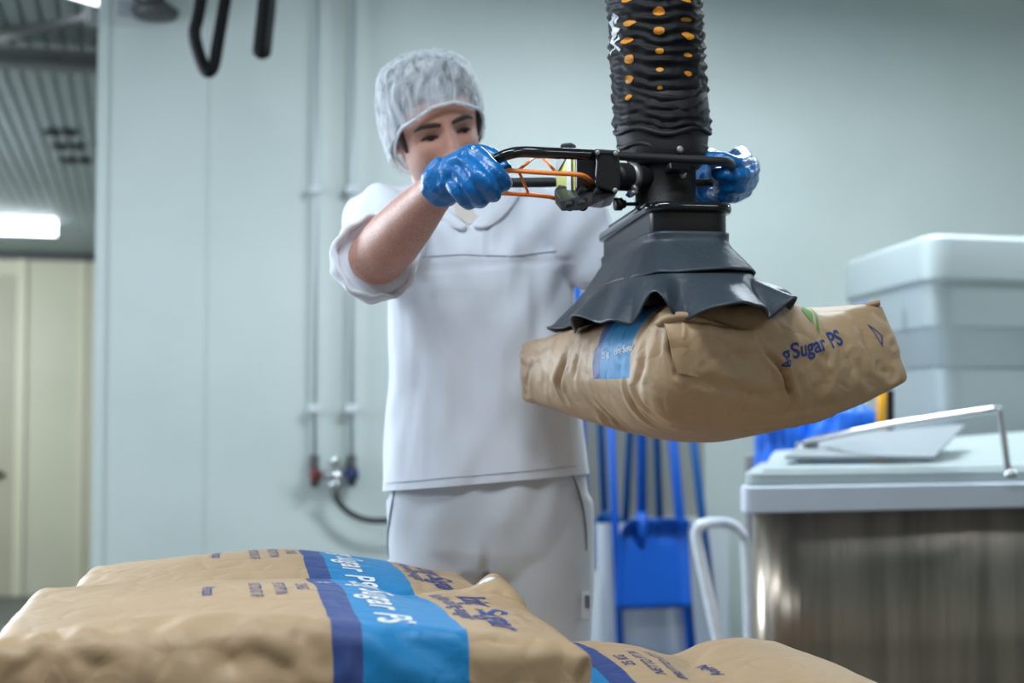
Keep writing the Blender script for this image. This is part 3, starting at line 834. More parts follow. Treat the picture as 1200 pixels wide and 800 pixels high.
def text_mesh(s, size, bold=0, shear=0, spacing=1.0):
    cu = bpy.data.curves.new('txt', 'FONT'); cu.body = s; cu.size = size; cu.fill_mode = 'FRONT'; cu.offset = bold; cu.shear = shear
    cu.space_character = spacing
    o = bpy.data.objects.new('txt', cu); COL.objects.link(o)
    dg = bpy.context.evaluated_depsgraph_get()
    me = bpy.data.meshes.new_from_object(o.evaluated_get(dg))
    bpy.data.objects.remove(o); bpy.data.curves.remove(cu)
    return me
def poly_mesh(polys):
    V, F = [], []
    for poly in polys:
        n = len(V); V += [(x, y, 0) for x, y in poly]; F.append(tuple(range(n, n + len(poly))))
    return me_new('mark', V, F)
def print_on(parent, bvh, me, O, Rv, Nin, material, name='lettering', lift=.0007, maxlen=.006, label=None):
    """wrap a flat mesh (x right, y up) onto a surface: cast along Nin"""
    Rv = Vector(Rv).normalized(); Nin = Vector(Nin).normalized()
    Rv = (Rv - Nin * Rv.dot(Nin)).normalized(); Uv = Rv.cross(Nin) * 1
    bm = bmesh.new(); bm.from_mesh(me)
    bmesh.ops.triangulate(bm, faces=bm.faces)
    for _ in range(4):
        es = [e for e in bm.edges if e.calc_length() > maxlen]
        if not es: break
        bmesh.ops.subdivide_edges(bm, edges=es, cuts=1)
        bmesh.ops.triangulate(bm, faces=[f for f in bm.faces if len(f.verts) > 3])
    dead = []
    for v in bm.verts:
        q = Vector(O) + Rv * v.co.x + Uv * v.co.y
        hit, nn, i, d = bvh.ray_cast(q - Nin * .12, Nin, .3)
        if hit is None: dead.append(v); continue
        if nn.dot(Nin) > 0: nn = -nn
        v.co = hit + nn * lift
    bmesh.ops.delete(bm, geom=dead, context='VERTS')
    m2 = bpy.data.meshes.new(name); bm.to_mesh(m2); bm.free()
    o = put(name, m2, material, parent)
    if label: o['label'] = label
    return o

E1 = Vector((math.cos(math.radians(12)), math.sin(math.radians(12)), 0)); E2 = Vector((-E1.y, E1.x, 0))
def frame_deform(c, e1, e2, zfun, grow=0):
    def f(q, p):
        out = np.outer(p[:, 0], np.array(e1)) + np.outer(p[:, 1], np.array(e2)) + np.array(c)
        # swollen sides
        sx = .012 * (1 - q[:, 1] ** 2) * np.sign(q[:, 0]) * (np.abs(q[:, 0]) > .6) * (1 - q[:, 2] ** 2)
        sy = .016 * (1 - q[:, 0] ** 2) * q[:, 1] * (1 - q[:, 2] ** 2)
        out += np.outer(sx, np.array(e1)) + np.outer(sy, np.array(e2))
        out += np.outer(-grow * np.clip(-q[:, 0], 0, 1) ** 2, np.array(e1))
        out[:, 2] = zfun(q, p)
        return out
    return f
# ---- sack A: front of the stack
FLa = Vector((-.50, 1.40, 0)); cA = FLa + E1 * .3 + E2 * .215
def zA_(q, p):
    s, v, w = q[:, 0], q[:, 1], q[:, 2]
    top = .888 + .018 * (1 - s ** 2) * (1 - .6 * v ** 2) - .026 * np.clip(s, 0, 1) ** 1.5 + .012 * np.exp(-((s - .92) / .1) ** 2 - ((v - .85) / .3) ** 2) * 2 - .008 * np.exp(-((s - .5) / .15) ** 2) * (v + 1)
    bot = .752 + 0 * s
    return bot + (top - bot) * (w + 1) / 2
meA = sack_mesh(frame_deform(cA, E1, E2, zA_, .018), 11, cr=.0020, fine=.0006, r=.018, ncr=20)
bvA0 = bvh_of(meA)
def pix_on(bv, pts, fallback=None):
    out = []
    for px, py in pts:
        d = (P(px, py, 1) - Vector((0, 0, CAMZ))).normalized()
        h, n, i, dist = bv.ray_cast(Vector((0, 0, CAMZ)), d)
        if h is not None: out.append(np.array(h))
    return out
def px_creases(bv, spec):
    res = []
    for pts, wd, dp in spec:
        q = pix_on(bv, pts)
        if len(q) > 1: res.append((q, wd, dp))
    return res
apply_creases(meA, px_creases(bvA0, [
    ([(70, 744), (62, 765), (68, 799)], .008, .006), ([(75, 748), (90, 770), (130, 790)], .008, .005), ([(20, 752), (40, 770), (20, 799)], .008, .007),
    ([(120, 735), (135, 760), (125, 799)], .010, .005), ([(205, 737), (260, 775), (300, 799)], .020, .008), ([(250, 740), (270, 770), (265, 799)], .014, .008),
    ([(275, 748), (330, 780), (370, 799)], .020, .009), ([(330, 735), (370, 760), (380, 770)], .010, .007), ([(160, 737), (185, 765), (190, 799)], .018, .006),
    ([(555, 712), (590, 722), (640, 716)], .008, .004), ([(560, 750), (620, 752), (690, 746)], .008, .005), ([(684, 755), (686, 780), (682, 799)], .004, .007),
    ([(430, 730), (480, 755), (545, 765)], .010, .004), ([(400, 745), (420, 770), (430, 799)], .010, .004), ([(575, 690), (610, 705), (660, 740)], .010, .008),
    ([(480, 745), (520, 775), (548, 799)], .012, .004)]))
bvA = bvh_of(meA)
sackA = put('sugar_sack', meA, M['paper'])
tag(sackA, 'brown paper sugar sack with blue band lying at the front of the stack', 'sack', 'brown paper sugar sacks')
DOWN = Vector((0, 0, -1))
def topz(bv, x, y):
    h, n, i, d = bv.ray_cast(Vector((x, y, 1.6)), DOWN); return h
def print_top(sack, bv, s, size, pix, rev=False, bold=0, material='whiteprint', shear=0, spacing=1.0):
    """text whose first letter's baseline starts at the photo pixel; runs across the sack"""
    h = pix_on(bv, [pix])
    if not h: return
    R_ = (E2 if rev else -E2)
    me = text_mesh(s, size, bold, shear, spacing)
    print_on(sack, bv, me, h[0], R_, DOWN, M[material])
def print_rows(sack, bv, rows, rev=False):
    for (s, size, pix, bold, mt, sp) in rows:
        print_top(sack, bv, s, size, pix, rev, bold, mt, spacing=sp)
# sack frame helper: text origin given in sack coordinates (s along E1 from the left end, v across from the far edge)
def print_sack(sack, bv, c, rows, rev=False):
    sg = -1 if rev else 1
    for (s, size, sx, vy, bold, mt, sp) in rows:
        o = Vector(c) + E1 * (sg * sx) + E2 * (sg * vy)
        print_on(sack, bv, text_mesh(s, size, bold, 0, sp), Vector((o.x, o.y, .9)), -E2 * sg, DOWN, M[mt])
ROWS = [('Icing Sugar PS', .056, .075, .160, .0012, 'whiteprint', 1.12),
        ('Icing Sugar', .054, .205, .105, .0011, 'navyprint', 1.1), ('is a Non-caking-sugar', .028, .177, .145, .0004, 'navyprint', 1.05),
        ('25 KG', .020, .000, .045, .0002, 'navyprint', 1.15), ('NETTO PT IN', .020, -.026, .085, .0002, 'navyprint', 1.1), ('BRUTTO KT IF', .020, -.054, .085, .0002, 'navyprint', 1.1),
        ('Annapan', .024, -.108, .062, .0002, 'navyprint', 1.0)]
print_sack(sackA, bvA, cA, ROWS)
def snow(parent, bv, o, r):
    polys = []
    for k in range(6):
        a = k * PI / 3; ca, sa = math.cos(a), math.sin(a)
        polys.append([(ca * t - sa * h, sa * t + ca * h) for t, h in ((r * .15, -r * .12), (r, -r * .12), (r, r * .12), (r * .15, r * .12))])
        for sgn in (-1, 1):
            b = a + sgn * .9; x0, y0 = ca * r * .6, sa * r * .6
            polys.append([(x0 - math.sin(b) * h + math.cos(b) * t, y0 + math.cos(b) * h + math.sin(b) * t) for t, h in ((0, -r * .09), (r * .35, -r * .09), (r * .35, r * .09), (0, r * .09))])
    print_on(parent, bv, poly_mesh(polys), o, E1, DOWN, M['whiteprint'], 'emblem')
oo = cA + E1 * .037 + E2 * .085; snow(sackA, bvA, Vector((oo.x, oo.y, .9)), .012)
# torn paper corner with white lining standing up at the far right corner of the front sack
def curl(name, parent, pts, wid, material, thick=.0012):
    """strip along pts with a half width vector per point"""
    V = []; n = len(pts)
    for p, wv in zip(pts, wid):
        V += [Vector(p) - Vector(wv), Vector(p), Vector(p) + Vector(wv)]
    F = []
    for i in range(n - 1):
        for j in range(2):
            F.append((3 * i + j, 3 * i + j + 1, 3 * i + j + 4, 3 * i + j + 3))
    o = mesh(name, (V, F), material, parent)
    m = o.modifiers.new('sub', 'SUBSURF'); m.levels = m.render_levels = 2
    m = o.modifiers.new('solid', 'SOLIDIFY'); m.thickness = thick
    return o
k0 = cA + E1 * .285 + E2 * .20; k0.z = .868
b_ = [k0 + Vector((-.05, -.02, -.006)), k0 + Vector((-.028, -.008, .014)), k0 + Vector((-.012, 0, .022)), k0 + Vector((.004, -.002, .014)), k0 + Vector((.03, -.02, -.014))]
curl('corner_fold', sackA, b_, [(.0, .03, .0), (.004, .03, .006), (.004, .026, .004), (.002, .03, .0), (0, .04, 0)], M['paper'])
M['lining'] = mat('white_lining', lin(228, 232, 238), .5)
curl('paper_lining', sackA, [k0 + Vector((-.032, -.03, .010)), k0 + Vector((-.020, -.032, .022)), k0 + Vector((-.008, -.03, .023))], [(.002, .008, .006), (.004, .010, .003), (.002, .008, 0)], M['lining'])
# ---- sack B: behind A
cB = cA + E2 * .458 + E1 * .012
def zB_(q, p):
    s, v, w = q[:, 0], q[:, 1], q[:, 2]
    top = .872 + .030 * (1 - s ** 2) * (1 - .8 * v ** 2) - .03 * np.clip(s, 0, 1) ** 1.2 - .012 * np.clip(-s - .5, 0, 1)
    bot = .752 + 0 * s + .02 * np.clip(-s - .7, 0, 1)
    return bot + (top - bot) * (w + 1) / 2
meB = sack_mesh(frame_deform(cB, E1, E2, zB_), 23, n=(96, 66, 24), r=.02, cr=.0035, fine=.0012)
bvB = bvh_of(meB)
sackB = put('sugar_sack', meB, M['paper'])
tag(sackB, 'brown paper sugar sack with blue band just behind the front sack', 'sack', 'brown paper sugar sacks')
print_sack(sackB, bvB, cB, ROWS)
# ---- sack C: turned round, lower, at the right
c1, c2 = .215, .815; e2a, e2b = 1.52, 1.95
cC = E1 * ((c1 + c2) / 2) + E2 * ((e2a + e2b) / 2)
def zC_(q, p):
    # local s runs towards -E1 because the sack is turned round
    s, v, w = -q[:, 0], -q[:, 1], q[:, 2]
    top = .782 + .018 * (1 - s ** 2) * (1 - v ** 2) - .05 * np.clip(-s - .35, 0, 1) / .65
    # slack hollow between two humps
    top += -.016 * np.exp(-((s - (.42 - .12 * (1 - v))) / .13) ** 2) * (.4 + .6 * (v + 1) / 2) + .010 * np.exp(-((s + .02) / .22) ** 2) * (v + 1) / 2 + .008 * np.exp(-((s - .75) / .2) ** 2)
    top = np.minimum(top, np.where(s < -.33, .748, 9))
    bot = .612 + 0 * s
    return bot + (top - bot) * (w + 1) / 2
meC = sack_mesh(frame_deform(cC, -E1, -E2, zC_), 37, n=(96, 66, 24), r=.022, cr=.0028, fine=.001, ncr=30)
bvC0 = bvh_of(meC)
apply_creases(meC, px_creases(bvC0, [([(848, 748), (815, 770), (790, 795)], .012, .005), ([(870, 770), (820, 785), (800, 799)], .006, .003), ([(1010, 775), (1025, 790), (1040, 798)], .004, .006), ([(1015, 790), (1030, 783), (1045, 792)], .004, .005)]))
bvC = bvh_of(meC)
sackC = put('sugar_sack', meC, M['paper'])
tag(sackC, 'brown paper sugar sack turned round and lying lower at the right', 'sack', 'brown paper sugar sacks')
print_sack(sackC, bvC, cC, ROWS, rev=True)
# ---- hidden lower layers and the pallet
uv_, F_ = box_grid(16, 12, 5)
pl = rounded(uv_, (.295, .21, .066), .03)
me_low = me_new('low_sack', pl, F_); scatter_attr(me_low, 'band', pl[:, 0])
me_low.materials.append(M['paper'])
base = cA * 1.0
for lay in range(4):
    for i, (a, b) in enumerate(((0, 0), (0, .445), (.605, .0), (.605, .445))):
        if lay == 3 and i == 2: continue
        o = bpy.data.objects.new('sugar_sack', me_low); COL.objects.link(o)
        q = base + E1 * (a + (.03 if lay % 2 else 0)) + E2 * b
        o.location = (q.x, q.y, .212 + lay * .134 + .0); o.rotation_euler = (0, 0, math.radians(12))
        tag(o, 'brown paper sugar sack in the lower layers of the stack', 'sack', 'sacks in the lower layers of the stack')
pc = base + E1 * .3 + E2 * .22
t = thing('pallet', 'wooden pallet under the stack of sugar sacks', 'pallet', (pc.x, pc.y, 0))
R12 = Matrix.Rotation(math.radians(12), 3, 'Z')
for k in range(7):
    mesh('deck_board', box(Vector((pc.x, pc.y, .133)) + E1 * (-.58 + k * .193), (.12, .9, .022), R12), M['wood'], t, smooth=False)
for k in (-.4, 0, .4):
    mesh('bearer', box(Vector((pc.x, pc.y, .07)) + E2 * k, (1.26, .1, .1), R12), M['wood'], t, smooth=False)
    mesh('bottom_board', box(Vector((pc.x, pc.y, .01)) + E2 * k, (1.26, .1, .02), R12), M['wood'], t, smooth=False)

# ---- the lifted sack
def tri(q, c):
    """trilinear: c[(i,j,k)] corners, i along length (+1 = near corner end), j across, k up"""
    out = 0
    for i in (0, 1):
        for j in (0, 1):
            for k in (0, 1):
                wgt = ((1 + q[:, 0]) / 2 if i else (1 - q[:, 0]) / 2) * ((1 + q[:, 1]) / 2 if j else (1 - q[:, 1]) / 2) * ((1 + q[:, 2]) / 2 if k else (1 - q[:, 2]) / 2)
                out = out + np.outer(wgt, np.array(c[(i, j, k)]))
    return out
# i=1 near end, j=0 left side, j=1 right side
LC = {(1, 0, 1): P(788, 350, 1.86), (1, 0, 0): P(770, 492, 1.87), (1, 1, 1): P(1036, 352, 2.10), (1, 1, 0): P(1072, 446, 2.07),
      (0, 0, 1): P(612, 402, 2.44), (0, 0, 0): P(607, 470, 2.44)}
LC[(0, 1, 1)] = LC[(0, 0, 1)] + (LC[(1, 1, 1)] - LC[(1, 0, 1)]); LC[(0, 1, 0)] = LC[(0, 0, 0)] + (LC[(1, 1, 0)] - LC[(1, 0, 0)])
LC[(0, 1, 1)].z = 1.235; LC[(0, 1, 0)].z = 1.155
def zl(q, p):
    o = tri(q, LC)
    s, v, w = q[:, 0], q[:, 1], q[:, 2]
    dn = (1 - w) / 2; up = (1 + w) / 2
    o[:, 2] -= dn * (.058 * (1 - s ** 2 * .55) * (1 - v ** 2 * .95) + .010 * (1 - v * v))
    o[:, 2] += up * (.022 * (1 - s ** 2) * (1 - v ** 2) - .022 * np.exp(-((v - .45) / .28) ** 2) * np.clip(s, 0, 1) ** 3 + .016 * np.exp(-((v + .15) / .25) ** 2) * np.clip(s, 0, 1) ** 2)
    # sides swell out at mid height, less at the bottom seams
    e1 = np.array((LC[(1, 0, 1)] - LC[(0, 0, 1)]).normalized()); e2 = np.array((LC[(1, 1, 1)] - LC[(1, 0, 1)]).normalized())
    mid = 1 - w ** 2
    L4 = 1 - s ** 4; V4 = 1 - v ** 4
    o += np.outer(.016 * mid * s * V4 * (s > 0), e1) + np.outer(.014 * mid * v * L4 * (v < 0), e2)
    # underside narrower than the middle
    o -= np.outer(.022 * dn ** 2 * s * V4, e1) + np.outer(.016 * dn ** 2 * v * L4, e2)
    return o
meL = sack_mesh(zl, 53, n=(170, 124, 44), r=.012, cr=.0065, fine=.0022, band_low=-.30, ncr=70, soft=lambda q: .9 * np.clip((q[:, 0] + .9) / 1.3, 0, 1) * np.clip((.7 - q[:, 1]) / 1.2, 0, 1) + .35 * np.clip((.4 - q[:, 2]) / .9, 0, 1) * (1 - np.abs(q[:, 0]) ** 3 * .8), band_shift=.036)
bvL0 = bvh_of(meL)
apply_creases(meL, px_creases(bvL0, [
    # deep pinched fold on the end face, broken through the lettering
    ([(888, 398), (899, 413), (911, 426), (921, 446), (929, 468), (924, 485)], .0034, .015), ([(882, 372), (900, 395), (912, 410)], .007, .006), ([(905, 385), (925, 402), (933, 425)], .006, .005),
    # folded near corner
    ([(776, 362), (792, 385), (788, 415), (793, 438)], .004, .012), ([(793, 438), (830, 448), (880, 460), (918, 478)], .006, .005), ([(800, 372), (840, 372), (880, 385), (905, 412)], .010, .009),
    ([(760, 395), (752, 430), (748, 460)], .006, .006), ([(745, 460), (760, 480), (790, 497)], .005, .006), ([(735, 455), (745, 478), (770, 500)], .006, .006),
    # long diagonal wrinkles on the left side
    ([(672, 402), (660, 430), (655, 450), (662, 468), (690, 495), (705, 505)], .006, .010), ([(684, 405), (674, 432), (671, 450)], .005, .005), ([(690, 468), (710, 488), (730, 505)], .006, .006),
    ([(628, 418), (618, 440), (616, 460)], .006, .004), ([(625, 470), (640, 482), (650, 486)], .005, .006), ([(700, 470), (722, 492), (740, 506)], .005, .004), ([(640, 405), (632, 425), (634, 450)], .008, .003),
    ([(1005, 372), (1015, 400), (1040, 440)], .008, .003), ([(1005, 415), (1012, 440), (1020, 450)], .005, .004), ([(1030, 430), (1045, 440), (1062, 446)], .005, .004), ([(985, 405), (1000, 430), (990, 450)], .008, .003),
    ([(950, 420), (965, 445), (960, 470)], .010, .003), ([(840, 400), (870, 420), (900, 430)], .012, .004), ([(830, 480), (880, 490), (960, 478), (1030, 462)], .008, .003)]))
bvL = bvh_of(meL)
sackL = put('sugar_sack', meL, M['paper'])
tag(sackL, 'brown paper sugar sack hanging in the air under the vacuum lifter', 'sack', 'brown paper sugar sacks')
def hit(bv, px, py):
    h = pix_on(bv, [(px, py)]); return Vector(h[0]) if h else P(px, py, 2)
def line_print(sack, bv, s, pa, pb, size, bold, mt, shear=0, fit=True, name='lettering'):
    """text whose baseline runs between two photo pixels on the sack"""
    A, B = hit(bv, *pa), hit(bv, *pb)
    me = text_mesh(s, size, bold, shear)
    co = get_co(me)
    if fit and len(co):
        k = (B - A).length / (co[:, 0].max() - co[:, 0].min()); co[:, :2] *= k; set_co(me, co)
    Rv = (B - A).normalized(); Nin = Rv.cross(Vector((0, 0, 1))).normalized() * -1
    if Nin.y < 0: Nin = -Nin
    print_on(sack, bv, me, A, Rv, Nin, M[mt], name, maxlen=.005)
line_print(sackL, bvL, 'g Sugar PS', (920, 424), (989, 403), .03, .0006, 'navyprint')
line_print(sackL, bvL, 'Icing Sugar', (720, 416), (742, 410), .026, .0005, 'whiteprint')
line_print(sackL, bvL, '25 kg', (706, 420), (714, 417), .016, .0002, 'whiteprint')
# triangle emblem
A, B = hit(bvL, 1022, 392), hit(bvL, 1042, 390)
Rv = (B - A).normalized(); Nin = Vector((-Rv.y, Rv.x, 0)).normalized()
def outline(pts, wd):
    c = [sum(p[0] for p in pts) / 3, sum(p[1] for p in pts) / 3]
    inn = [(c[0] + (x - c[0]) * (1 - wd), c[1] + (y - c[1]) * (1 - wd)) for x, y in pts]
    return [[pts[i], pts[(i + 1) % 3], inn[(i + 1) % 3], inn[i]] for i in range(3)]
print_on(sackL, bvL, poly_mesh(outline([(-.001, .016), (.021, -.003), (.012, -.019)], .32)), A, Rv, Nin, M['navyprint'], 'triangle_emblem', maxlen=.004)
# green stripes on the top face at the right of the skirt
def quad_px(pts):
    return [hit(bvL, *p) for p in pts]
for pts in ([(932, 352), (944, 349), (946, 352), (934, 356)], [(939, 357), (950, 352), (953, 355), (942, 360)], [(948, 361), (957, 354), (960, 357), (952, 363)]):
    q = quad_px(pts); c = sum(q, Vector()) / 4
    loc = [(v.x - c.x, v.y - c.y) for v in q]
    print_on(sackL, bvL, poly_mesh([loc]), c, (1, 0, 0), DOWN, M['greenprint'], 'green_stripe', maxlen=.004)
# folded valve corner: a rolled tuck and the free edge of the overlapping end panel
N_ = Vector((-.25, -.95, .2)).normalized()
rl = [hit(bvL, *p) for p in ((772, 380), (784, 374), (800, 372), (820, 375), (846, 381))]
mesh('rolled_tuck', tube([q + N_ * o_ for q, o_ in zip(rl, (.004, .005, .004, .002, -.001))], [.0070, .0085, .0085, .0060, .0015], 16, sub=5, flat=.8), M['paper'], sackL)
rows = []
for a, b_, c_ in (((775, 376), (792, 376), (815, 377)), ((781, 388), (797, 388), (818, 390)), ((784, 402), (800, 403), (822, 405)), ((786, 416), (802, 418), (826, 420)), ((790, 428), (806, 430), (828, 433)), ((793, 438), (812, 441), (832, 446))):
    A_, B_, C_ = hit(bvL, *a), hit(bvL, *b_), hit(bvL, *c_)
    rows.append([A_ + N_ * .004 + Vector((.003, 0, 0)), A_ + N_ * .0085, A_.lerp(B_, .5) + N_ * .0075, B_ + N_ * .004, C_ - N_ * .001])
V = [p for r in rows for p in r]; F = [(i * 5 + j, i * 5 + j + 1, (i + 1) * 5 + j + 1, (i + 1) * 5 + j) for i in range(5) for j in range(4)]
mesh('panel_flap', (V, F), M['paper'], sackL, sub=2)
h0 = hit(bvL, 1026, 358)
mesh('corner_tip', tube([h0 + Vector((-.022, .004, -.004)), h0 + Vector((-.008, .002, .002)), h0 + Vector((.006, 0, .005))], [.003, .007, .0065], 12, sub=4, flat=.7), M['paper'], sackL)
# ------------------------------------------------------------------ vacuum tube lifter
HC = Vector((.23, 2.2, 0)); HA = Vector((-.12, .993, 0)); HB = Vector((.993, .12, 0))
lift = thing('vacuum_lifter', 'black vacuum tube lifter with ribbed hose, handlebar and rubber suction skirt', 'lifter', (HC.x, HC.y, 1.24))
def hpt(l, b, z): return HC + HA * l + HB * b + Vector((0, 0, z))
def hrect(hl, hb, r, z, k=8):
    pts = []
    for cl, cb, a0 in ((hl - r, hb - r, 0), (-(hl - r), hb - r, 90), (-(hl - r), -(hb - r), 180), (hl - r, -(hb - r), 270)):
        for i in range(k + 1):
            a = math.radians(a0 + 90 * i / k); pts.append(hpt(cl + r * math.cos(a), cb + r * math.sin(a), z))
    return pts
ZT = 1.405
mesh('suction_head', loft([hrect(.200, .056, .026, 1.29), hrect(.2, .056, .026, ZT - .012), hrect(.2, .056, .026, ZT - .006)]), M['black'], lift, bevel=0)
mesh('head_lid', loft([hrect(.198, .054, .026, ZT - .010), hrect(.206, .062, .030, ZT - .010), hrect(.208, .064, .032, ZT - .004), hrect(.206, .062, .030, ZT + .003), hrect(.19, .046, .02, ZT + .005)]), M['blackgloss'], lift)
mesh('lid_strip', loft([[hpt(l, b, z) for l, b in ((-.10, -.058), (.12, -.058), (.12, -.034), (-.10, -.034))] for z in (ZT + .002, ZT + .009)]), M['blackmatte'], lift, smooth=False)
# skirt
nT, nS = 240, 34
def sup(hl, hb, a, p=3.2):
    # p: squareness
    ca, sa = math.cos(a), math.sin(a)
    return hl * math.copysign(abs(ca) ** (2 / p), ca), hb * math.copysign(abs(sa) ** (2 / p), sa)
def dims(s):
    k_ = [0, .12, .5, 1]
    return float(np.interp(s, k_, [.205, .206, .262, .338])), float(np.interp(s, k_, [.061, .062, .100, .142])), float(np.interp(s, k_, [1.366, 1.352, 1.300, 1.236]))
def skirt(s0, s1, ns, ruffle, seed, droop=0):
    rng = np.random.RandomState(seed)
    V = []
    ph = rng.uniform(0, 6.28, 5)
    for i in range(ns + 1):
        s = s_row = s0 + (s1 - s0) * i / ns
        hl, hb, z = dims(s)
        for j in range(nT):
            a = 2 * PI * j / nT
            if ruffle:
                s = s_row - .42 * max(0, s_row - .5) * math.exp(-((a - 3.62) / .17) ** 2)
                hl, hb, z = dims(s)
            l, b = sup(hl, hb, a, np.interp(s, [0, .2, .6], [7, 5, 3.2]))
            k = max(0, (s - .5) / .5) if ruffle else max(0, (s - .2) / .3)
            wv = math.sin(9 * a + ph[0] + 1.3 * math.sin(3 * a + ph[1])) * .65 + math.sin(15 * a + ph[2] + 1.6 * math.sin(2 * a + ph[3])) * .35
            amp = (.026 if ruffle else .002) * k
            r = math.hypot(l, b); l *= 1 + amp * wv / r; b *= 1 + amp * wv / r
            zz = z + (wv * .015 * k if ruffle else wv * .001 * k)
            # the near right corner is lifted by the stiff paper; far corners droop
            zz += .016 * k * max(0, -l / .3) * (.5 + .5 * b / .14) - .012 * k * max(0, l / .3)
            V.append((l, b, zz, s, wv))
    F = [(i * nT + j, i * nT + (j + 1) % nT, (i + 1) * nT + (j + 1) % nT, (i + 1) * nT + j) for i in range(ns) for j in range(nT)]
    out = []
    for l, b, zz, s, wv in V:
        q = hpt(l, b, zz)
        h, n, i, d = bvL.ray_cast(Vector((q.x, q.y, 1.6)), DOWN)
        if h is not None and s > .3:
            q.z = max(q.z, h.z + .007 + (.010 * max(0, wv) if s > .5 else 0))
        out.append(q)
    return out, F
o = mesh('skirt_cone', skirt(0, .53, 16, False, 4), M['skirt'], lift)
m = o.modifiers.new('solid', 'SOLIDIFY'); m.thickness = .003; m.offset = 1
sk = mesh('skirt_flounce', skirt(.47, 1.0, 22, True, 9), M['skirt'], lift)
m = sk.modifiers.new('solid', 'SOLIDIFY'); m.thickness = .003; m.offset = 1
# neck pipe
n0 = P(780, 236, 2.14); n1 = P(782, 186, 2.14)
AX = Vector((n0.x, n0.y, 0))
def vring(c, r, z, n=48): return [Vector((c.x + r * math.cos(2 * PI * i / n), c.y + r * math.sin(2 * PI * i / n), z)) for i in range(n)]
neck = mesh('neck_pipe', loft([vring(n0, .052, ZT), vring(n0, .052, ZT + .006), vring(n0, .046, ZT + .010), vring(n0, .046, 1.478), vring(n0, .05, 1.482), vring(n0, .05, 1.50)]), M['neck'], lift)
hb_ = P(776, 150, 2.15)
V, F = loft([vring(n0, .050, 1.478), vring(n0, .056, 1.484), vring(n0, .062, 1.502), vring(hb_, .069, 1.52), vring(hb_, .072, 1.545), vring(hb_, .071, 1.575), vring(hb_, .068, 1.60)])
mesh('hose_cuff', (V, F), M['neck'], lift)
# fold lines on the cuff
for zc, rr, k in ((1.508, .066, .004), (1.530, .0715, .004)):
    mesh('cuff_fold', tube([Vector((hb_.x + rr * math.cos(a), hb_.y + rr * math.sin(a), zc + .006 * math.sin(2 * a + k * 400) + .004 * math.sin(5 * a))) for a in [2 * PI * i / 60 for i in range(60)]], .0042, 8, closed=True), M['neck'], lift)
for px, py in ((797, 175), (800, 205)):
    d = 2.14 - (.062 if py < 190 else .046)
    c = P(px, py, d + .003)
    mesh('bolt', disc_profile(c, (.2, -1, .05), [(-.008, .0056), (.001, .0056), (.0022, .0044), (.0025, .002)], 16), M['bolt'], lift)
mesh('rating_plate', box(P(809, 212, 2.118), (.016, .003, .03), Matrix.Rotation(math.radians(35), 3, 'Z')), M['blackmatte'], lift, smooth=False)
# hose: gathered fabric bellows
z0h, z1h = 1.522, 2.95
NT, NZ = 150, 520
zz = np.linspace(0, 1, NZ + 1) * (z1h - z0h) + z0h
A_ = np.linspace(0, 2 * PI, NT, endpoint=False)
AA, ZZ = np.meshgrid(A_, zz)
pp = np.stack([np.cos(AA) * .08, np.sin(AA) * .08, ZZ], -1).reshape(-1, 3)
warp = (vnoise(pp * np.array([1, 1, .4]), 14, 5) * .010 + vnoise(pp * np.array([1, 1, 1.]), 30, 6) * .004).reshape(AA.shape)
ph = (ZZ + warp * 1.5 + .003 * np.sin(2 * AA)) / .0165
sharp = 1 - np.abs(((ph) % 1) * 2 - 1)
ridge = sharp ** 1.3
amp = .0050 + .0026 * vnoise(pp, 18, 8).reshape(AA.shape)
sec = np.abs(vnoise(pp * np.array([.8, .8, 3.2]), 26, 12).reshape(AA.shape)) * .0050 + (1 - np.abs(vnoise(pp * np.array([1, 1, 2.6]), 48, 15).reshape(AA.shape)) * 2) * .0012 - .002
rad = .0695 + ridge * amp + sec + .0022 * np.exp(-((ZZ - 1.552) / .014) ** 2)
rad = np.where(ZZ < 1.535, rad - (1.535 - ZZ) * .5, rad)
def hose_axis(z): return np.array([hb_.x - .056 * (z - 1.54), hb_.y + 0 * z])
cx = hb_.x - .056 * (ZZ - 1.54); cy = hb_.y + 0 * ZZ
HV = np.stack([cx + rad * np.cos(AA), cy + rad * np.sin(AA), ZZ + .004 * np.sin(AA * 2 + 1)], -1).reshape(-1, 3)
HF = [(i * NT + j, i * NT + (j + 1) % NT, (i + 1) * NT + (j + 1) % NT, (i + 1) * NT + j) for i in range(NZ) for j in range(NT)]
hose = mesh('hose', (HV, HF), M['hose'], lift)
bvH = bvh_of(hose.data)
def hose_print(me, px, py, material, name, parent):
    d = P(px, py, 2.08)
    ctr = Vector((hb_.x - .056 * (d.z - 1.54), hb_.y, d.z))
    off = d.x - ctr.x; off = max(-.068, min(.068, off))
    a = math.asin(off / .0735); Nin = Vector((-math.sin(a), math.cos(a), 0))
    O = ctr - Nin * .0735
    return print_on(parent, bvH, me, O, (math.cos(a), math.sin(a), 0), Nin, material, name, lift=.001, maxlen=.004)
def ellipse(rx, ry, top=None, n=18):
    return [(rx * math.cos(2 * PI * i / n), ry * math.sin(2 * PI * i / n)) for i in range(n)]
k = 2.08 / FPX
dots = [(738, 24, 6.8, 3.0), (735, 44, 7.2, 3.8), (737, 66, 6.5, 4.4), (738, 90, 5.4, 3.8), (738, 111, 4.2, 2.2), (738, 110.5, 0, 0), (772, 14, 7.2, 5.0), (772, 36.5, 6.4, 3.8), (772.5, 60.5, 5, 2.6), (773, 82, 4.4, 2.6), (773, 103, 3.2, 1.6),
        (806, 20.5, 6, 2.0), (807, 40, 6.4, 4.2), (807, 63, 5, 2.4), (808, 84.5, 4.8, 2.6), (808, 106.5, 3.4, 2.0), (806, -2, 5.8, 3), (735, 20, 7, 3.5), (772, -12, 7.4, 5), (735, -4, 7.2, 3.6)]
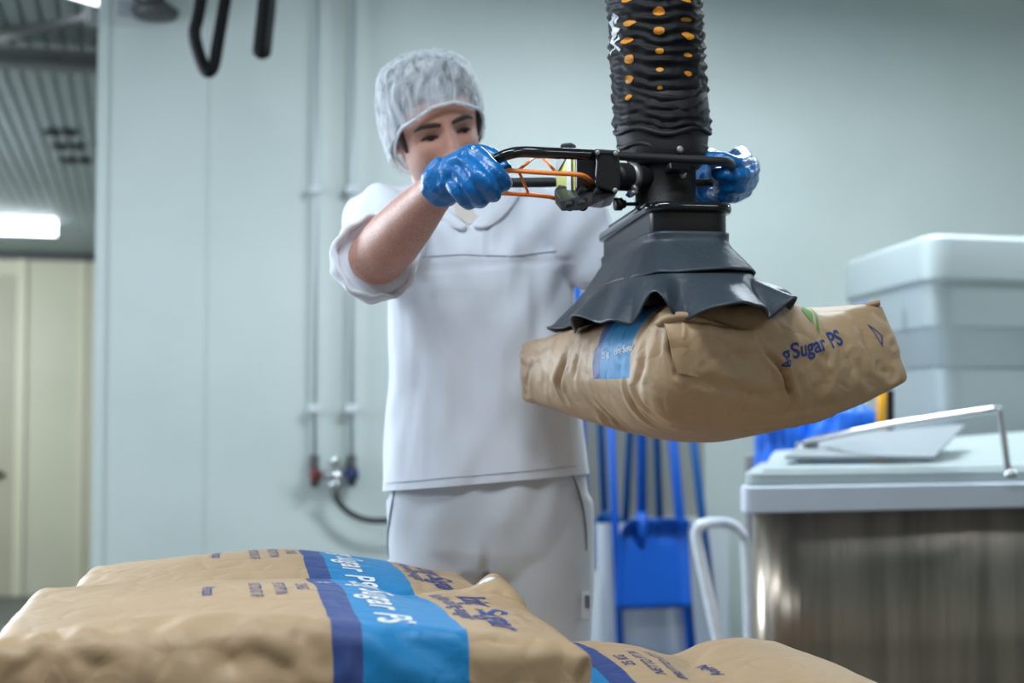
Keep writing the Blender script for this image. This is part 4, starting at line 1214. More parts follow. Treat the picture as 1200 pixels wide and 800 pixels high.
for px, py, rx, ry in dots:
    if rx == 0: continue
    if (px, py) == (735, 20): continue
    c = math.cos(math.asin(max(-.9, min(.9, (px - 771) / 60))))
    hose_print(poly_mesh([ellipse(rx * k / c, ry * k * 1.15)]), px, py, M['dot'], 'orange_dot', hose)
hose_print(poly_mesh([ellipse(4.2 * k, 2.8 * k)]), 737.5, 110, M['dot'], 'orange_dot', hose)
# white lettering turned down the left edge
for ch, py, s in (('S', 14, .034), ('A', 29, .034), ('X', 44, .030)):
    me = text_mesh(ch, s, .0016); co = get_co(me); c0 = (co.max(0) + co.min(0)) / 2; co -= c0
    co = np.stack([co[:, 1], -co[:, 0], co[:, 2]], 1); set_co(me, co)
    hose_print(me, 714 + py * .05, py, M['whiteprint'], 'lettering', hose)
# overhead swivel
tp_ = Vector((hb_.x - .056 * (2.95 - 1.54), hb_.y, 2.95))
mesh('swivel', disc_profile(tp_ - Vector((0, 0, .04)), (0, 0, 1), [(0, .078), (.03, .085), (.06, .085), (.075, .05), (.1, .05)], 32), M['black'], lift)
mesh('hoist_rail', box(tp_ + Vector((0, 0, .075)), (.12, 1.6, .05)), M['steelpipe'], lift, smooth=False)
# handlebar: one closed loop
bar = [P(640, 179, 1.985), P(612, 178, 1.98), P(596, 180.5, 1.975), P(580, 187, 1.98), P(563, 199, 2.00), P(553, 208, 2.05), P(556, 214, 2.12), P(572, 215, 2.18), P(600, 214, 2.205), P(650, 213.5, 2.21), P(700, 214, 2.215),
       P(745, 214, 2.225), P(790, 214, 2.235), P(826, 214, 2.24), P(842, 212, 2.225), P(852, 206, 2.19), P(857, 198, 2.13), P(856, 191, 2.075), P(848, 189, 2.05), P(820, 187.5, 2.04), P(780, 185.5, 2.03), P(730, 183, 2.015), P(690, 181, 2.0)]
mesh('handlebar', tube(bar, .0064, 14, closed=True, sub=5), M['blackmatte'], lift)
# thicker grip on the left run of the near bar
mesh('bar_grip', tube([P(697, 182, 2.0), P(690, 181, 2.0), P(640, 179, 1.985), P(612, 178, 1.98), P(596, 180.5, 1.975), P(582, 186, 1.978), P(574, 191, 1.985)], [.0068, .0080, .0080, .0080, .0080, .0080, .0068], 14, sub=5), M['blackgloss'], lift)
mesh('bar_grip', tube([P(655, 213.5, 2.21), P(645, 213.5, 2.21), P(605, 214, 2.205), P(596, 214, 2.203)], [.0066, .0078, .0078, .007], 14, sub=3), M['blackmatte'], lift)
mesh('pipe_bracket', box(P(790, 200, 2.10), (.03, .09, .012), Matrix.Rotation(.1, 3, 'Z')), M['black'], lift, smooth=False, bevel=.002)
# control box between the bars
def ppoly(pts, d, thick, material, name, parent=lift, bevel=.002):
    """plate whose outline is given at distance d, thickened away from the camera"""
    q = [P(x, y, d) if not hasattr(d, '__len__') else P(x, y, d[i]) for i, (x, y) in enumerate(pts)]
    n = len(q); V = q + [p + Vector((0, thick, 0)) for p in q]
    F = [tuple(range(n)), tuple(range(2 * n - 1, n - 1, -1))] + [((i + 1) % n, i, n + i, n + (i + 1) % n) for i in range(n)]
    o = mesh(name, (V, F), material, parent, smooth=False, bevel=bevel)
    bm = bmesh.new(); bm.from_mesh(o.data); bmesh.ops.recalc_face_normals(bm, faces=bm.faces); bm.to_mesh(o.data); bm.free()
    return o
cb = ppoly([(675, 179), (722, 178), (726, 182), (726, 222), (712, 226), (675, 222)], 2.03, .16, M['black'], 'control_box', bevel=.004)
fp = ppoly([(697, 175), (725, 177), (727, 196), (727, 218), (722, 226), (701, 219), (697, 214), (699, 190)], 1.985, .012, M['black'], 'clamp_plate', bevel=.003)
ppoly([(697, 174), (725, 176), (724, 181), (697, 180)], 1.983, .05, M['blackmatte'], 'clamp_cap', bevel=.002)
for x, y in ((700.5, 178.8), (721.5, 180), (721, 223)):
    mesh('bolt', disc_profile(P(x, y, 1.982), (0, -1, 0), [(-.003, .0036), (.0012, .0036), (.002, .003), (.0022, .001)], 14), M['bolt'], fp)
# lower tray: seen from below, leaning back to the left
q = [P(650, 233, 2.10), P(660, 221, 2.14), P(698, 216, 2.05), P(724, 221, 2.0), P(719, 229, 1.98), P(681, 247, 1.96), P(657, 247.5, 1.98), P(651, 240, 2.03)]
n = len(q); c = sum(q, Vector()) / n
V = q + [p + Vector((0, .03, .018)) for p in q]
F = [tuple(range(n)), tuple(range(2 * n - 1, n - 1, -1))] + [((i + 1) % n, i, n + i, n + (i + 1) % n) for i in range(n)]
tr = mesh('valve_tray', (V, F), M['black'], lift, smooth=False, bevel=.0025)
for (x, y, d, s) in ((684, 226, 2.025, .009), (702, 226, 2.0, .008), (668, 241, 1.99, .007), (683, 240, 1.985, .008)):
    mesh('tray_boss', disc_profile(P(x, y, d), (-.2, -1, -.5), [(-.01, s), (.004, s), (.006, s * .6)], 14), M['neck'], tr)
ppoly([(656.5, 174), (657, 168), (669, 166.5), (676, 170), (674, 175), (667, 176)], 2.02, .03, M['blackmatte'], 'top_knob', bevel=.003)
# yellow-green label plate on the left end of the box
lb = ppoly([(651, 187), (675, 184), (675, 222), (653, 236)], [2.16, 2.06, 2.06, 2.16], .004, M['yellow'], 'warning_label', bevel=0)
ppoly([(664, 186), (669, 185.5), (669, 226), (664, 229)], [2.10, 2.08, 2.08, 2.10], .002, M['whiteprint'], 'label_stripe', parent=lb, bevel=0).location += Vector((0, -.006, 0))
ppoly([(651.5, 187), (663, 185.5), (654, 200), (651.5, 204)], [2.155, 2.11, 2.14, 2.155], .002, M['greyplastic'], 'label_corner', parent=lb, bevel=0).location += Vector((0, -.006, 0))
# corrugated connector and clamp between box and pipe
ca, cb_ = P(726, 207, 2.09), P(752, 208, 2.11)
ax = (cb_ - ca).normalized()
prof = [(-.01, .016)]
for i in range(5): prof += [(i * .0045, .021), (i * .0045 + .002, .0185)]
prof += [(.024, .018), (.05, .018)]
mesh('corrugated_sleeve', disc_profile(ca, ax, prof, 28), M['rubber'], lift)
cl = mesh('hose_clamp', disc_profile(ca + ax * .0165, ax, [(0, .018), (0, .0215), (.0105, .0215), (.0105, .018)], 28), M['bolt'], lift)
mesh('clamp_screw', join(cyl(P(738, 229, 2.08), P(746, 223, 2.08), .0045, 10), cyl(P(742, 222, 2.08), P(746, 219, 2.08), .0055, 10)), M['bolt'], cl)
mesh('blue_cap', box(P(737, 228, 2.082), (.008, .008, .007), Euler((0, .6, 0)).to_matrix()), M['bluecap'], lift, smooth=False, bevel=.001)
ka = P(720, 239, 2.10); kb = P(748, 239, 2.11)
kd = (kb - ka).normalized()
mesh('clamp_knob', disc_profile(ka, kd, [(0, .007), (.001, .0098), (.011, .0098), (.0125, .007), (.017, .006), (.018, .0028), (.038, .0028)], 20), M['black'], lift)
# orange trigger frame
tr = mesh('trigger_wire', tube([P(590, 202, 1.985), P(594, 200.5, 1.985), P(600, 200, 1.985), P(640, 202.5, 1.985), P(672, 204, 1.985), P(684, 206, 1.99), P(692, 211, 2.01), P(694, 214, 2.03)], .0034, 10, sub=4), M['orange'], lift)
mesh('trigger_wire', tube([P(582, 226, 2.02), P(600, 227, 2.03), P(630, 229, 2.05), P(646, 231, 2.07), P(654, 234, 2.09)], .0032, 10, sub=4), M['orange'], lift)
for a, b in (((608, 201, 1.986), (619, 226, 2.045)), ((608, 199, 1.987), (628, 183, 2.04)), ((634, 183, 2.04), (652, 202, 1.99)), ((624, 184, 2.04), (638, 184, 2.04))):
    mesh('trigger_strut', cyl(P(*a), P(*b), .0022, 8), M['orange'], lift)
# ------------------------------------------------------------------ the worker
man = thing('person', 'man in white work smock, hairnet and blue gloves steering the lifter', 'person', (-.05, 2.62, 0))
# ---- head in its own frame: chin at z = 0, face towards -y
HZ = [-.012, 0, .012, .035, .06, .09, .118, .15, .18, .205, .222, .231, .235]
HW = [.012, .026, .041, .055, .063, .069, .073, .076, .073, .062, .044, .022, .004]
HF_ = [.070, .084, .090, .091, .092, .093, .092, .095, .088, .070, .048, .022, .004]
HB_ = [.000, .015, .045, .065, .078, .088, .094, .098, .095, .081, .057, .028, .004]
def cubic(xs, ys, x):
    xs = np.array(xs); ys = np.array(ys)
    m = np.gradient(ys, xs); i = np.clip(np.searchsorted(xs, x) - 1, 0, len(xs) - 2)
    h = xs[i + 1] - xs[i]; t = np.clip((x - xs[i]) / h, 0, 1)
    return (2 * t ** 3 - 3 * t ** 2 + 1) * ys[i] + (t ** 3 - 2 * t ** 2 + t) * h * m[i] + (-2 * t ** 3 + 3 * t ** 2) * ys[i + 1] + (t ** 3 - t ** 2) * h * m[i + 1]
def head_pts(nz, na, grow=0.0, feat=True, z0=-.012, z1=.235):
    zs = z0 + (z1 - z0) * (1 - np.cos(np.linspace(0, PI, nz))) / 2
    out = []
    for z in zs:
        w_, f_, b_ = (max(.002, float(cubic(HZ, t, z))) for t in (HW, HF_, HB_))
        row = []
        for i in range(na):
            a = 2 * PI * i / na; ca, sa = math.cos(a), math.sin(a)
            p = 2.25
            x = w_ * math.copysign(abs(ca) ** (2 / p), ca)
            y = (b_ if sa > 0 else f_) * math.copysign(abs(sa) ** (2 / p), sa)
            row.append((x, y, z))
        out.append(row)
    A = np.array(out).reshape(-1, 3)
    if feat:
        x, y, z = A[:, 0], A[:, 1], A[:, 2]
        fr = np.clip(-y / .06, 0, 1)
        g = lambda cx, cz, sx, sz: np.exp(-((x - cx) / sx) ** 2 - ((z - cz) / sz) ** 2)
        gg = lambda cx, cz, sx, sz: g(cx, cz, sx, sz) + g(-cx, cz, sx, sz)
        d = np.interp(z, [.064, .072, .081, .10, .124, .136], [0, .013, .028, .019, .009, .002]) * np.exp(-(x / np.interp(z, [.07, .085, .12], [.0135, .0105, .0085])) ** 2)
        d += .007 * gg(.0135, .0775, .006, .006)
        d += .0055 * np.exp(-((z - .1365) / .008) ** 2) * np.exp(-((np.abs(x) - .030) / .024) ** 2)
        d -= .0125 * gg(.032, .119, .017, .0115)
        d += .0085 * gg(.032, .1165, .0115, .0075)
        d += .005 * gg(.046, .092, .017, .014)
        d -= .004 * gg(.036, .060, .014, .016)
        d += .0065 * (g(0, .0555, .020, .0045) + g(0, .0455, .018, .005)) - .0035 * g(0, .0505, .022, .0022)
        d += .006 * g(0, .014, .018, .012) - .003 * g(0, .031, .02, .006)
        A[:, 1] -= d * fr
    if grow:
        c = np.array([0, 0, .12]); n = A - c; n /= np.linalg.norm(n, axis=1)[:, None]; A = A + n * grow
    return A, nz, na
HROT = Matrix.Rotation(math.radians(17), 3, 'Z') @ Matrix.Rotation(math.radians(14), 3, 'X') @ Matrix.Rotation(math.radians(-16), 3, 'Y')
EYE = P(525, 155, 2.475)                     # midpoint between the eyes
HORG = EYE - HROT @ Vector((0, -.094, .118))
def hw_(p): return HORG + HROT @ Vector(p)
A, nz, na = head_pts(90, 96)
head_rows = [[hw_(A[i * na + j]) for j in range(na)] for i in range(nz)]
head_vf = loft(head_rows)
def ear(s):
    rings = []
    for k in range(9):
        t = k / 8; r = math.sin(PI * (.12 + .76 * t)) ** .6
        z = .088 + .062 * t; wd = .017 * r
        rings.append([hw_((s * (.069 + .010 * t + .011 * r + .006 * math.cos(a)), .012 + .006 * t + wd * math.sin(a) , z)) for a in [2 * PI * i / 14 for i in range(14)]])
    return loft(rings)
nb_ = Vector((-.085, 2.61, 1.47)); nt_ = hw_((0, .022, .035))
neck_vf = tube([nb_, nb_.lerp(nt_, .5) + Vector((0, .006, 0)), nt_, hw_((0, .015, .09))], [.066, .060, .058, .05], 28, sub=4)
# ---- arms
SHR, ELR = Vector((-.225, 2.57, 1.445)), P(446, 297, 2.235); WRR = P(517, 217, 2.005)
SHL, ELL, WRL = Vector((.105, 2.58, 1.44)), Vector((.29, 2.53, 1.275)), P(828, 220, 2.36)
fa = (WRR - ELR)
armR = tube([SHR, SHR.lerp(ELR, .5), ELR - fa * .10 + Vector((0, 0, .004)), ELR, ELR + fa * .22, ELR + fa * .5, ELR + fa * .8, WRR, WRR + fa * .12], [.055, .050, .043, .045, .0455, .040, .031, .0270, .020], 28, sub=5)
elbow = tube([ELR - fa * .16 + Vector((-.006, 0, -.012)), ELR + fa * .02 + Vector((-.004, 0, -.014))], [.024, .026], 18)
fl_ = (WRL - ELL)
armL = tube([SHL, SHL.lerp(ELL, .5), ELL, ELL + fl_ * .25, ELL + fl_ * .6, WRL, WRL + fl_ * .1], [.052, .048, .043, .045, .037, .028, .028], 24, sub=5)
# ---- trunk and legs under the clothes
trunk = loft([ell_ring((-.05, 2.63, z), hx, hy, 36) for z, hx, hy in ((.84, .10, .08), (.90, .155, .10), (1.0, .155, .105), (1.15, .142, .10), (1.3, .15, .105), (1.42, .155, .10), (1.47, .12, .075), (1.50, .07, .06))])
def leg(cx): return tube([Vector((cx, 2.63, .93)), Vector((cx, 2.62, .72)), Vector((cx - .002, 2.62, .5)), Vector((cx, 2.64, .28)), Vector((cx, 2.65, .06))], [.085, .075, .055, .05, .038], 20, sub=4)
body_me = remesh(join(head_vf, ear(-1), ear(1), neck_vf, armR, elbow, armL, trunk, leg(-.135), leg(.04)), .0034, 2, .5)
co = get_co(body_me)
loc = (co - np.array(HORG)) @ np.array(HROT)          # back into the head frame
near = (np.abs(loc[:, 0]) < .1) & (np.abs(loc[:, 1]) < .15) & (loc[:, 2] > -.03) & (loc[:, 2] < .3)
st = np.clip((.085 - loc[:, 2]) / .03, 0, 1) * np.clip((.03 - loc[:, 1]) / .03, 0, 1) * near
st *= 1 - np.exp(-(loc[:, 0] / .022) ** 2 - ((loc[:, 2] - .05) / .011) ** 2)
st *= 1 - np.exp(-(np.maximum(0, np.abs(loc[:, 0]) - .03) / .03) ** 2 - ((loc[:, 2] - .09) / .02) ** 2)
scatter_attr(body_me, 'stubble', st * .6)
rd = (np.exp(-(loc[:, 0] / .02) ** 2 - ((loc[:, 2] - .05) / .010) ** 2) * (loc[:, 1] < -.07) + .6 * np.exp(-((np.abs(loc[:, 0]) - .032) / .02) ** 2 - ((loc[:, 2] - .118) / .012) ** 2) * (loc[:, 1] < -.05)) * near
scatter_attr(body_me, 'ruddy', np.clip(rd, 0, 1) * .6)
dR, tR = seg_dist(co, np.array(ELR), np.array(WRR)); dL, tL = seg_dist(co, np.array(ELL), np.array(WRL))
scatter_attr(body_me, 'hairy', np.clip((.07 - np.minimum(dR, dL)) / .02, 0, 1) * .75)
body = put('body', body_me, M['skin'], man)
bvBody = bvh_of(body_me)
def on_face(x, z, lift=.0):
    o = hw_((x, -.2, z)); d = HROT @ Vector((0, 1, 0))
    h, n, i, dist = bvBody.ray_cast(o, d, .2)
    return (h if h is not None else hw_((x, -.09, z))) - d * lift
for s in (-1, 1):
    pts = [on_face(s * x, z, .001) for x, z in ((.011, .1330), (.020, .1352), (.032, .1362), (.044, .1350), (.054, .1295))]
    mesh('eyebrow', tube(pts, [.0030, .0048, .0050, .0040, .0016], 10, sub=4, flat=.9), M['brow'], man)
    # eye: slit under a lowered lid
    V = []; n = 16
    ctr = on_face(s * .032, .1125, .0008)
    ring = [on_face(s * .032 + .0130 * math.cos(2 * PI * i / n), .1125 + (.0026 if math.sin(2 * PI * i / n) > 0 else .0026) * math.sin(2 * PI * i / n), .0006) for i in range(n)]
    V = ring + [ctr]; F = [(i, (i + 1) % n, n) for i in range(n)]
    ey = mesh('eye', (V, F), M['eye'], man)
    n = 14; ix = s * .032 + .002
    ring = [on_face(ix + .0062 * math.cos(2 * PI * i / n), .1122 + .0032 * math.sin(2 * PI * i / n), .0014) for i in range(n)]
    mesh('iris', (ring + [on_face(ix, .1118, .0018)], [(i, (i + 1) % n, n) for i in range(n)]), M['iris'], ey)
    mesh('eyelashes', tube([on_face(s * x, z, .0012) for x, z in ((.018, .1130), (.025, .1152), (.033, .1160), (.040, .1148), (.047, .1118))], [.0012, .0024, .0027, .0025, .0010], 8, sub=3), M['lash'], ey)

# ---- hair and hairnet
def cap(grow, cut, n=(70, 110), seed=1, amp=0.0, squash=1.0):
    A, nz, na = head_pts(n[0], n[1], grow, False, z0=.02)
    V = []; F = []
    keep = []
    for p in A:
        keep.append(p[2] > cut(p[0], p[1]))
    B = A.copy()
    if amp:
        nrm = A - np.array([0, 0, .12]); nrm /= np.linalg.norm(nrm, axis=1)[:, None]
        h = fbm(A, 16, seed, 3) * amp + np.abs(fbm(A, 34, seed + 4, 2)) * amp * .6
        # slack bag hangs at the back and sides, tight at the front edge
        slack = np.clip((A[:, 1] + .04) / .1, 0, 1) * .010 + .006 * np.clip((A[:, 2] - .17) / .06, 0, 1) + .007 * np.exp(-((np.abs(A[:, 0]) - .07) / .02) ** 2) * np.clip((A[:, 1] + .07) / .05, 0, 1)
        B = A + nrm * (h + slack)[:, None]
    for i in range(nz - 1):
        for j in range(na):
            q = (i * na + j, i * na + (j + 1) % na, (i + 1) * na + (j + 1) % na, (i + 1) * na + j)
            if all(keep[k] for k in q): F.append(q)
    F.append(tuple((nz - 1) * na + k for k in range(na)))
    used = sorted({i for f in F for i in f}); mp = {o: k for k, o in enumerate(used)}
    return [hw_(B[i]) for i in used], [tuple(mp[i] for i in f) for f in F]
hairline = lambda x, y: .176 - .9 * max(0, abs(x) - .045) if y < -.045 else (.176 - .0 * x - (.03 + min(1, (y + .045) / .07) * .085)) if y < .03 else .085
hv, hf = cap(.005, hairline, seed=4, amp=.002)
mesh('hair', (hv, hf), M['hair'], man)
# sideburns
for s in (-1, 1):
    V = []; 
    pts = [hw_((s * .0735, -.040, .150)), hw_((s * .0735, -.038, .128)), hw_((s * .0705, -.036, .108)), hw_((s * .067, -.034, .092))]
    mesh('sideburn', tube(pts, [.008, .009, .007, .003], 12, sub=3, flat=.9), M['hair'], man)
netcut = lambda x, y: (.162 - .55 * max(0, abs(x) - .02)) if y < -.055 else (.162 - .55 * max(0, abs(x) - .02)) + (-.060) * min(1, (y + .055) / .09) if y < .035 else max(.035, .075 - (y - .035) * .9)
net = mesh('hairnet', cap(.0125, netcut, (100, 150), 21, .0045), M['net'], man)
# elastic edge of the net
edge = []
for i in range(72):
    a = 2 * PI * i / 72
    best = None
    for k in range(120):
        z = .03 + .17 * k / 119
        w_, f_, b_ = (float(cubic(HZ, t, z)) for t in (HW, HF_, HB_))
        ca, sa = math.cos(a), math.sin(a); x = w_ * math.copysign(abs(ca) ** (2 / 2.25), ca); y = (b_ if sa > 0 else f_) * math.copysign(abs(sa) ** (2 / 2.25), sa)
        if z >= netcut(x, y): best = (x, y, z); break
    if best is None: best = (x, y, z)
    v = Vector(best); nn = (v - Vector((0, 0, .12))).normalized(); edge.append(hw_(v + nn * .0125))
edge = [(edge[i - 1] + edge[i] * 2 + edge[(i + 1) % 72]) / 4 for i in range(72)]
M['elastic'] = mat('elastic_band', lin(226, 230, 238), .7, bump=.5, bscale=140, dist=.003)
mesh('elastic_edge', tube(edge, .0032, 8, closed=True), M['elastic'], net)

# ---- smock
def lean(z): return -.018 * max(0, (z - 1.2)) / .3
TC = [(.93, -.047, .192, .132), (.985, -.047, .190, .132), (1.05, -.05, .186, .132), (1.15, -.052, .178, .130), (1.25, -.055, .174, .128), (1.33, -.060, .172, .126), (1.39, -.062, .172, .120), (1.43, -.065, .170, .108), (1.465, -.070, .150, .094), (1.495, -.076, .110, .080), (1.515, -.082, .084, .074), (1.525, -.084, .074, .070)]
rings = []
for z, cx, hx, hy in TC:
    r = ell_ring((cx, 2.625 + lean(z), z), hx, hy, 48, 2.5)
    rings.append(r)
torso_vf = loft(rings)
ca_ = ELR - SHR; cuffR = ELR - fa * .06
slR = tube([SHR + Vector((.05, .03, .0)), SHR, SHR.lerp(cuffR, .35), SHR.lerp(cuffR, .7), cuffR + Vector((-.006, .02, -.002)), cuffR + fa * .03 + Vector((-.006, 0, -.004))], [.082, .082, .074, .068, .066, .064], 32, sub=5)
cuffL = ELL.lerp(SHL, .08)
slL = tube([SHL + Vector((-.05, .02, .0)), SHL, SHL.lerp(cuffL, .4), SHL.lerp(cuffL, .8), cuffL, cuffL + (ELL - SHL) * .12], [.080, .076, .066, .062, .062, .062], 32, sub=5)
trapR = tube([Vector((-.10, 2.61, 1.495)), Vector((-.165, 2.60, 1.478)), SHR + Vector((0, .01, .018))], [.055, .058, .062], 24, sub=4)
trapL = tube([Vector((-.06, 2.61, 1.495)), Vector((.03, 2.60, 1.475)), SHL + Vector((0, .01, .015))], [.055, .058, .06], 24, sub=4)
sm = remesh(join(torso_vf, slR, slL, trapR, trapL), .0065, 5, .5)
co = get_co(sm); no = get_no(sm)
x, y, z = co[:, 0], co[:, 1], co[:, 2]
# hanging folds, stronger towards the hem, plus drag lines from the shoulders
tmask = np.clip((1.42 - z) / .1, 0, 1)
fold = np.sin((x + .05) * 44 + vnoise(co * np.array([1, 1, .35]), 5, 3) * 3.2 + (z - 1.2) * 5) * (.0014 + .0022 * np.clip((1.35 - z) / .35, 0, 1)) * tmask
fold += vnoise(co * np.array([1.0, 1.0, .5]), 9, 7) * .0045 + vnoise(co * np.array([1.8, 1, .6]), 24, 8) * .0030
for (c, dirv, fr, am, rad) in ((np.array(SHR), np.array([.5, 0, -.86]), 90, .004, .18), (np.array(SHL), np.array([-.6, 0, -.8]), 90, .0045, .2)):
    dd = np.linalg.norm(co - c, axis=1)
    per = np.cross(dirv, [0, 1, 0]); ph = (co - c) @ per
    fold += np.sin(ph * fr + vnoise(co, 7, 2) * 2.4) * am * np.exp(-(dd / rad) ** 2)
fold += crumple(co * np.array([1.4, 1, .7]), 18, 5, 7) * .0032
# yoke seam groove
sd = np.abs(z - (1.372 + .010 * np.sin(x * 9))); fr_ = (y < 2.6) & (np.abs(x + .06) < .165)
fold -= .003 * np.exp(-(sd / .004) ** 2) * fr_
# front placket
px_ = np.abs(x + .040 + .02 * (1.5 - z)); fold -= .0028 * np.exp(-(px_ / .004) ** 2) * ((y < 2.55) & (z > 1.375) & (z < 1.5))
set_co(sm, co + no * fold[:, None])
bm = bmesh.new(); bm.from_mesh(sm)
bmesh.ops.bisect_plane(bm, geom=bm.verts[:] + bm.edges[:] + bm.faces[:], plane_co=(-.047, 2.5, .985), plane_no=Vector((-.085, .03, 1)).normalized(), clear_inner=True)
bm.to_mesh(sm); bm.free()
smock = put('smock', sm, M['cloth'], man)
bvS = bvh_of(sm)
def on_front(px, py, lift=.001):
    d = (P(px, py, 1) - Vector((0, 0, CAMZ))).normalized()
    h, n, i, dist = bvS.ray_cast(Vector((0, 0, CAMZ)), d)
    return (h + n * lift) if h is not None else None
def seam(pix, r=.0011, m='seam', name='seam', parent=smock):
    pts = []
    for a, b in zip(pix[:-1], pix[1:]):
        for k in range(8):
            q = on_front(a[0] + (b[0] - a[0]) * k / 8, a[1] + (b[1] - a[1]) * k / 8)
            if q is not None: pts.append(q)
    if len(pts) > 2: mesh(name, tube(pts, r, 6), M[m], parent)
seam([(482, 302), (540, 298), (600, 300), (660, 293)])
seam([(452, 566), (520, 560), (600, 553), (686, 545)], .0009)
# rolled cuffs
def cuff(c, ax, r, name='rolled_cuff'):
    ax = ax.normalized(); s = ax.orthogonal().normalized(); u = ax.cross(s)
    prof = [(-.030, r * 1.00), (-.028, r * 1.05), (-.012, r * 1.09), (.004, r * 1.08), (.010, r * 1.02), (.006, r * .95), (-.012, r * .88)]
    rows = []
    for d, rad in prof:
        rows.append([c + ax * (d + .004 * math.sin(3 * a + 1)) + (s * math.cos(a) + u * math.sin(a)) * (rad + .0026 * math.sin(5 * a + d * 90) + .0018 * math.sin(11 * a)) for a in [2 * PI * i / 64 for i in range(64)]])
    return mesh(name, loft(rows, cap=False), M['cloth'], smock)
axR = (fa.normalized() * .75 + (cuffR - SHR).normalized() * .45)
cuff(cuffR + fa * .03 + Vector((-.005, 0, -.004)), axR, .064)
cuff(cuffL + (ELL - SHL) * .1, ELL - SHL, .061)
# collar: stand round the neck, lapels lying on the chest, undershirt in the V
def lap(name, rows_, lift_, material, parent):
    rows = [[(on_front(*p, lift_[i]) or P(*p, 2.52)) for i, p in enumerate(r)] for r in rows_]
    m_ = len(rows[0]); V = [p for r in rows for p in r]
    F = [(i * m_ + j, i * m_ + j + 1, (i + 1) * m_ + j + 1, (i + 1) * m_ + j) for i in range(len(rows) - 1) for j in range(m_ - 1)]
    o = mesh(name, (V, F), material, parent, sub=2)
    m = o.modifiers.new('solid', 'SOLIDIFY'); m.thickness = .002; m.offset = 1
M['undershirt'] = mat('undershirt', lin(226, 216, 206), .85)
lap('undershirt_front', [[(500, 226), (540, 228), (582, 226)], [(520, 244), (545, 245), (572, 243)], [(538, 255), (548, 256), (560, 254)], [(548, 263), (550, 264), (552, 263)]], (.001, .001, .001), M['undershirt'], man)
lap('collar_leaf', [[(478, 222), (486, 220), (502, 222)], [(488, 238), (502, 240), (518, 242)], [(508, 254), (524, 257), (536, 256)], [(536, 271), (544, 272), (551, 266)]], (.004, .006, .004), M['cloth'], smock)
lap('collar_leaf', [[(612, 220), (600, 219), (584, 222)], [(604, 236), (592, 240), (574, 241)], [(592, 254), (578, 256), (563, 254)], [(572, 268), (562, 270), (552, 266)]], (.004, .006, .004), M['cloth'], smock)
stand = []
for a in range(48):
    an = 2 * PI * a / 48
    c = Vector((-.088 + .077 * math.cos(an), 2.598 + .077 * math.sin(an), 1.508 + .012 * math.sin(an)))
    stand.append([c, c + Vector((-.003 * math.cos(an), -.003 * math.sin(an), .030))])
V = [p for r in stand for p in r]; F = [(2 * i, 2 * ((i + 1) % 48), 2 * ((i + 1) % 48) + 1, 2 * i + 1) for i in range(48)]
o = mesh('collar_stand', (V, F), M['cloth'], smock); m = o.modifiers.new('solid', 'SOLIDIFY'); m.thickness = .005
und = loft([ell_ring((-.088, 2.592, z), hx, hy, 28) for z, hx, hy in ((1.44, .07, .075), (1.50, .062, .071), (1.518, .060, .066), (1.524, .057, .060))])
mesh('undershirt', und, M['undershirt'], man)

# ---- trousers
pel = loft([ell_ring((-.045, 2.625, z), hx, hy, 44, 2.4) for z, hx, hy in ((.82, .15, .10), (.86, .176, .118), (.92, .182, .124), (.99, .178, .122), (1.04, .172, .118))])
def tleg(cx, s): return tube([Vector((cx, 2.625, .95)), Vector((cx, 2.62, .84)), Vector((cx + s * .004, 2.62, .70)), Vector((cx + s * .006, 2.625, .5)), Vector((cx + s * .006, 2.635, .28)), Vector((cx + s * .006, 2.64, .05))], [.098, .098, .092, .082, .074, .072], 28, sub=5)
tr_me = remesh(join(pel, tleg(-.138, -1), tleg(.048, 1)), .0065, 5, .5)
co = get_co(tr_me); no = get_no(tr_me); x, y, z = co[:, 0], co[:, 1], co[:, 2]
f_ = vnoise(co * np.array([1, 1, .4]), 9, 14) * .009 + np.sin((x + .045) * 70 + vnoise(co, 6, 3) * 3) * .0032 * np.clip((z - .84) / .12, 0, 1)
f_ += np.sin(((np.abs(x + .045)) * .8 + (z - .83) * .9) * 60 + vnoise(co, 6, 9) * 2) * .0028 * np.exp(-((z - .82) / .07) ** 2 - ((x + .045) / .1) ** 2)
f_ += crumple(co, 13, 9, 6) * .0028
f_ -= .010 * np.exp(-((x + .045) / .007) ** 2) * (y < 2.6) * np.clip((.90 - z) / .06, 0, 1)
set_co(tr_me, co + no * f_[:, None])
trs = put('trousers', tr_me, M['trouser'], man)
bvT = bvh_of(tr_me)
def on_t(px, py, lift=.0012):
    d = (P(px, py, 1) - Vector((0, 0, CAMZ))).normalized()
    h, n, i, dist = bvT.ray_cast(Vector((0, 0, CAMZ)), d)
    return h + n * lift if h is not None else P(px, py, 2.6)
mesh('pocket_piping', tube([on_t(463, 574), on_t(460, 590), on_t(457, 610), on_t(455, 635), on_t(456, 655)], [.0008, .0016, .0018, .0016, .0008], 8, sub=4), M['piping'], trs)
mesh('pocket_piping', tube([on_t(668, 552), on_t(676, 570), on_t(682, 592), on_t(686, 620), on_t(687, 645)], [.0008, .0016, .0018, .0016, .0008], 8, sub=4), M['piping'], trs)
pq = on_t(684, 708)
mesh('thigh_pocket', box(pq + Vector((.002, -.004, -.002)), (.016, .006, .05)), M['trouser'], trs, smooth=False, bevel=.003)
mesh('pocket_clip', box(pq + Vector((.005, -.007, .006)), (.009, .006, .022)), M['piping'], trs, smooth=False, bevel=.002)
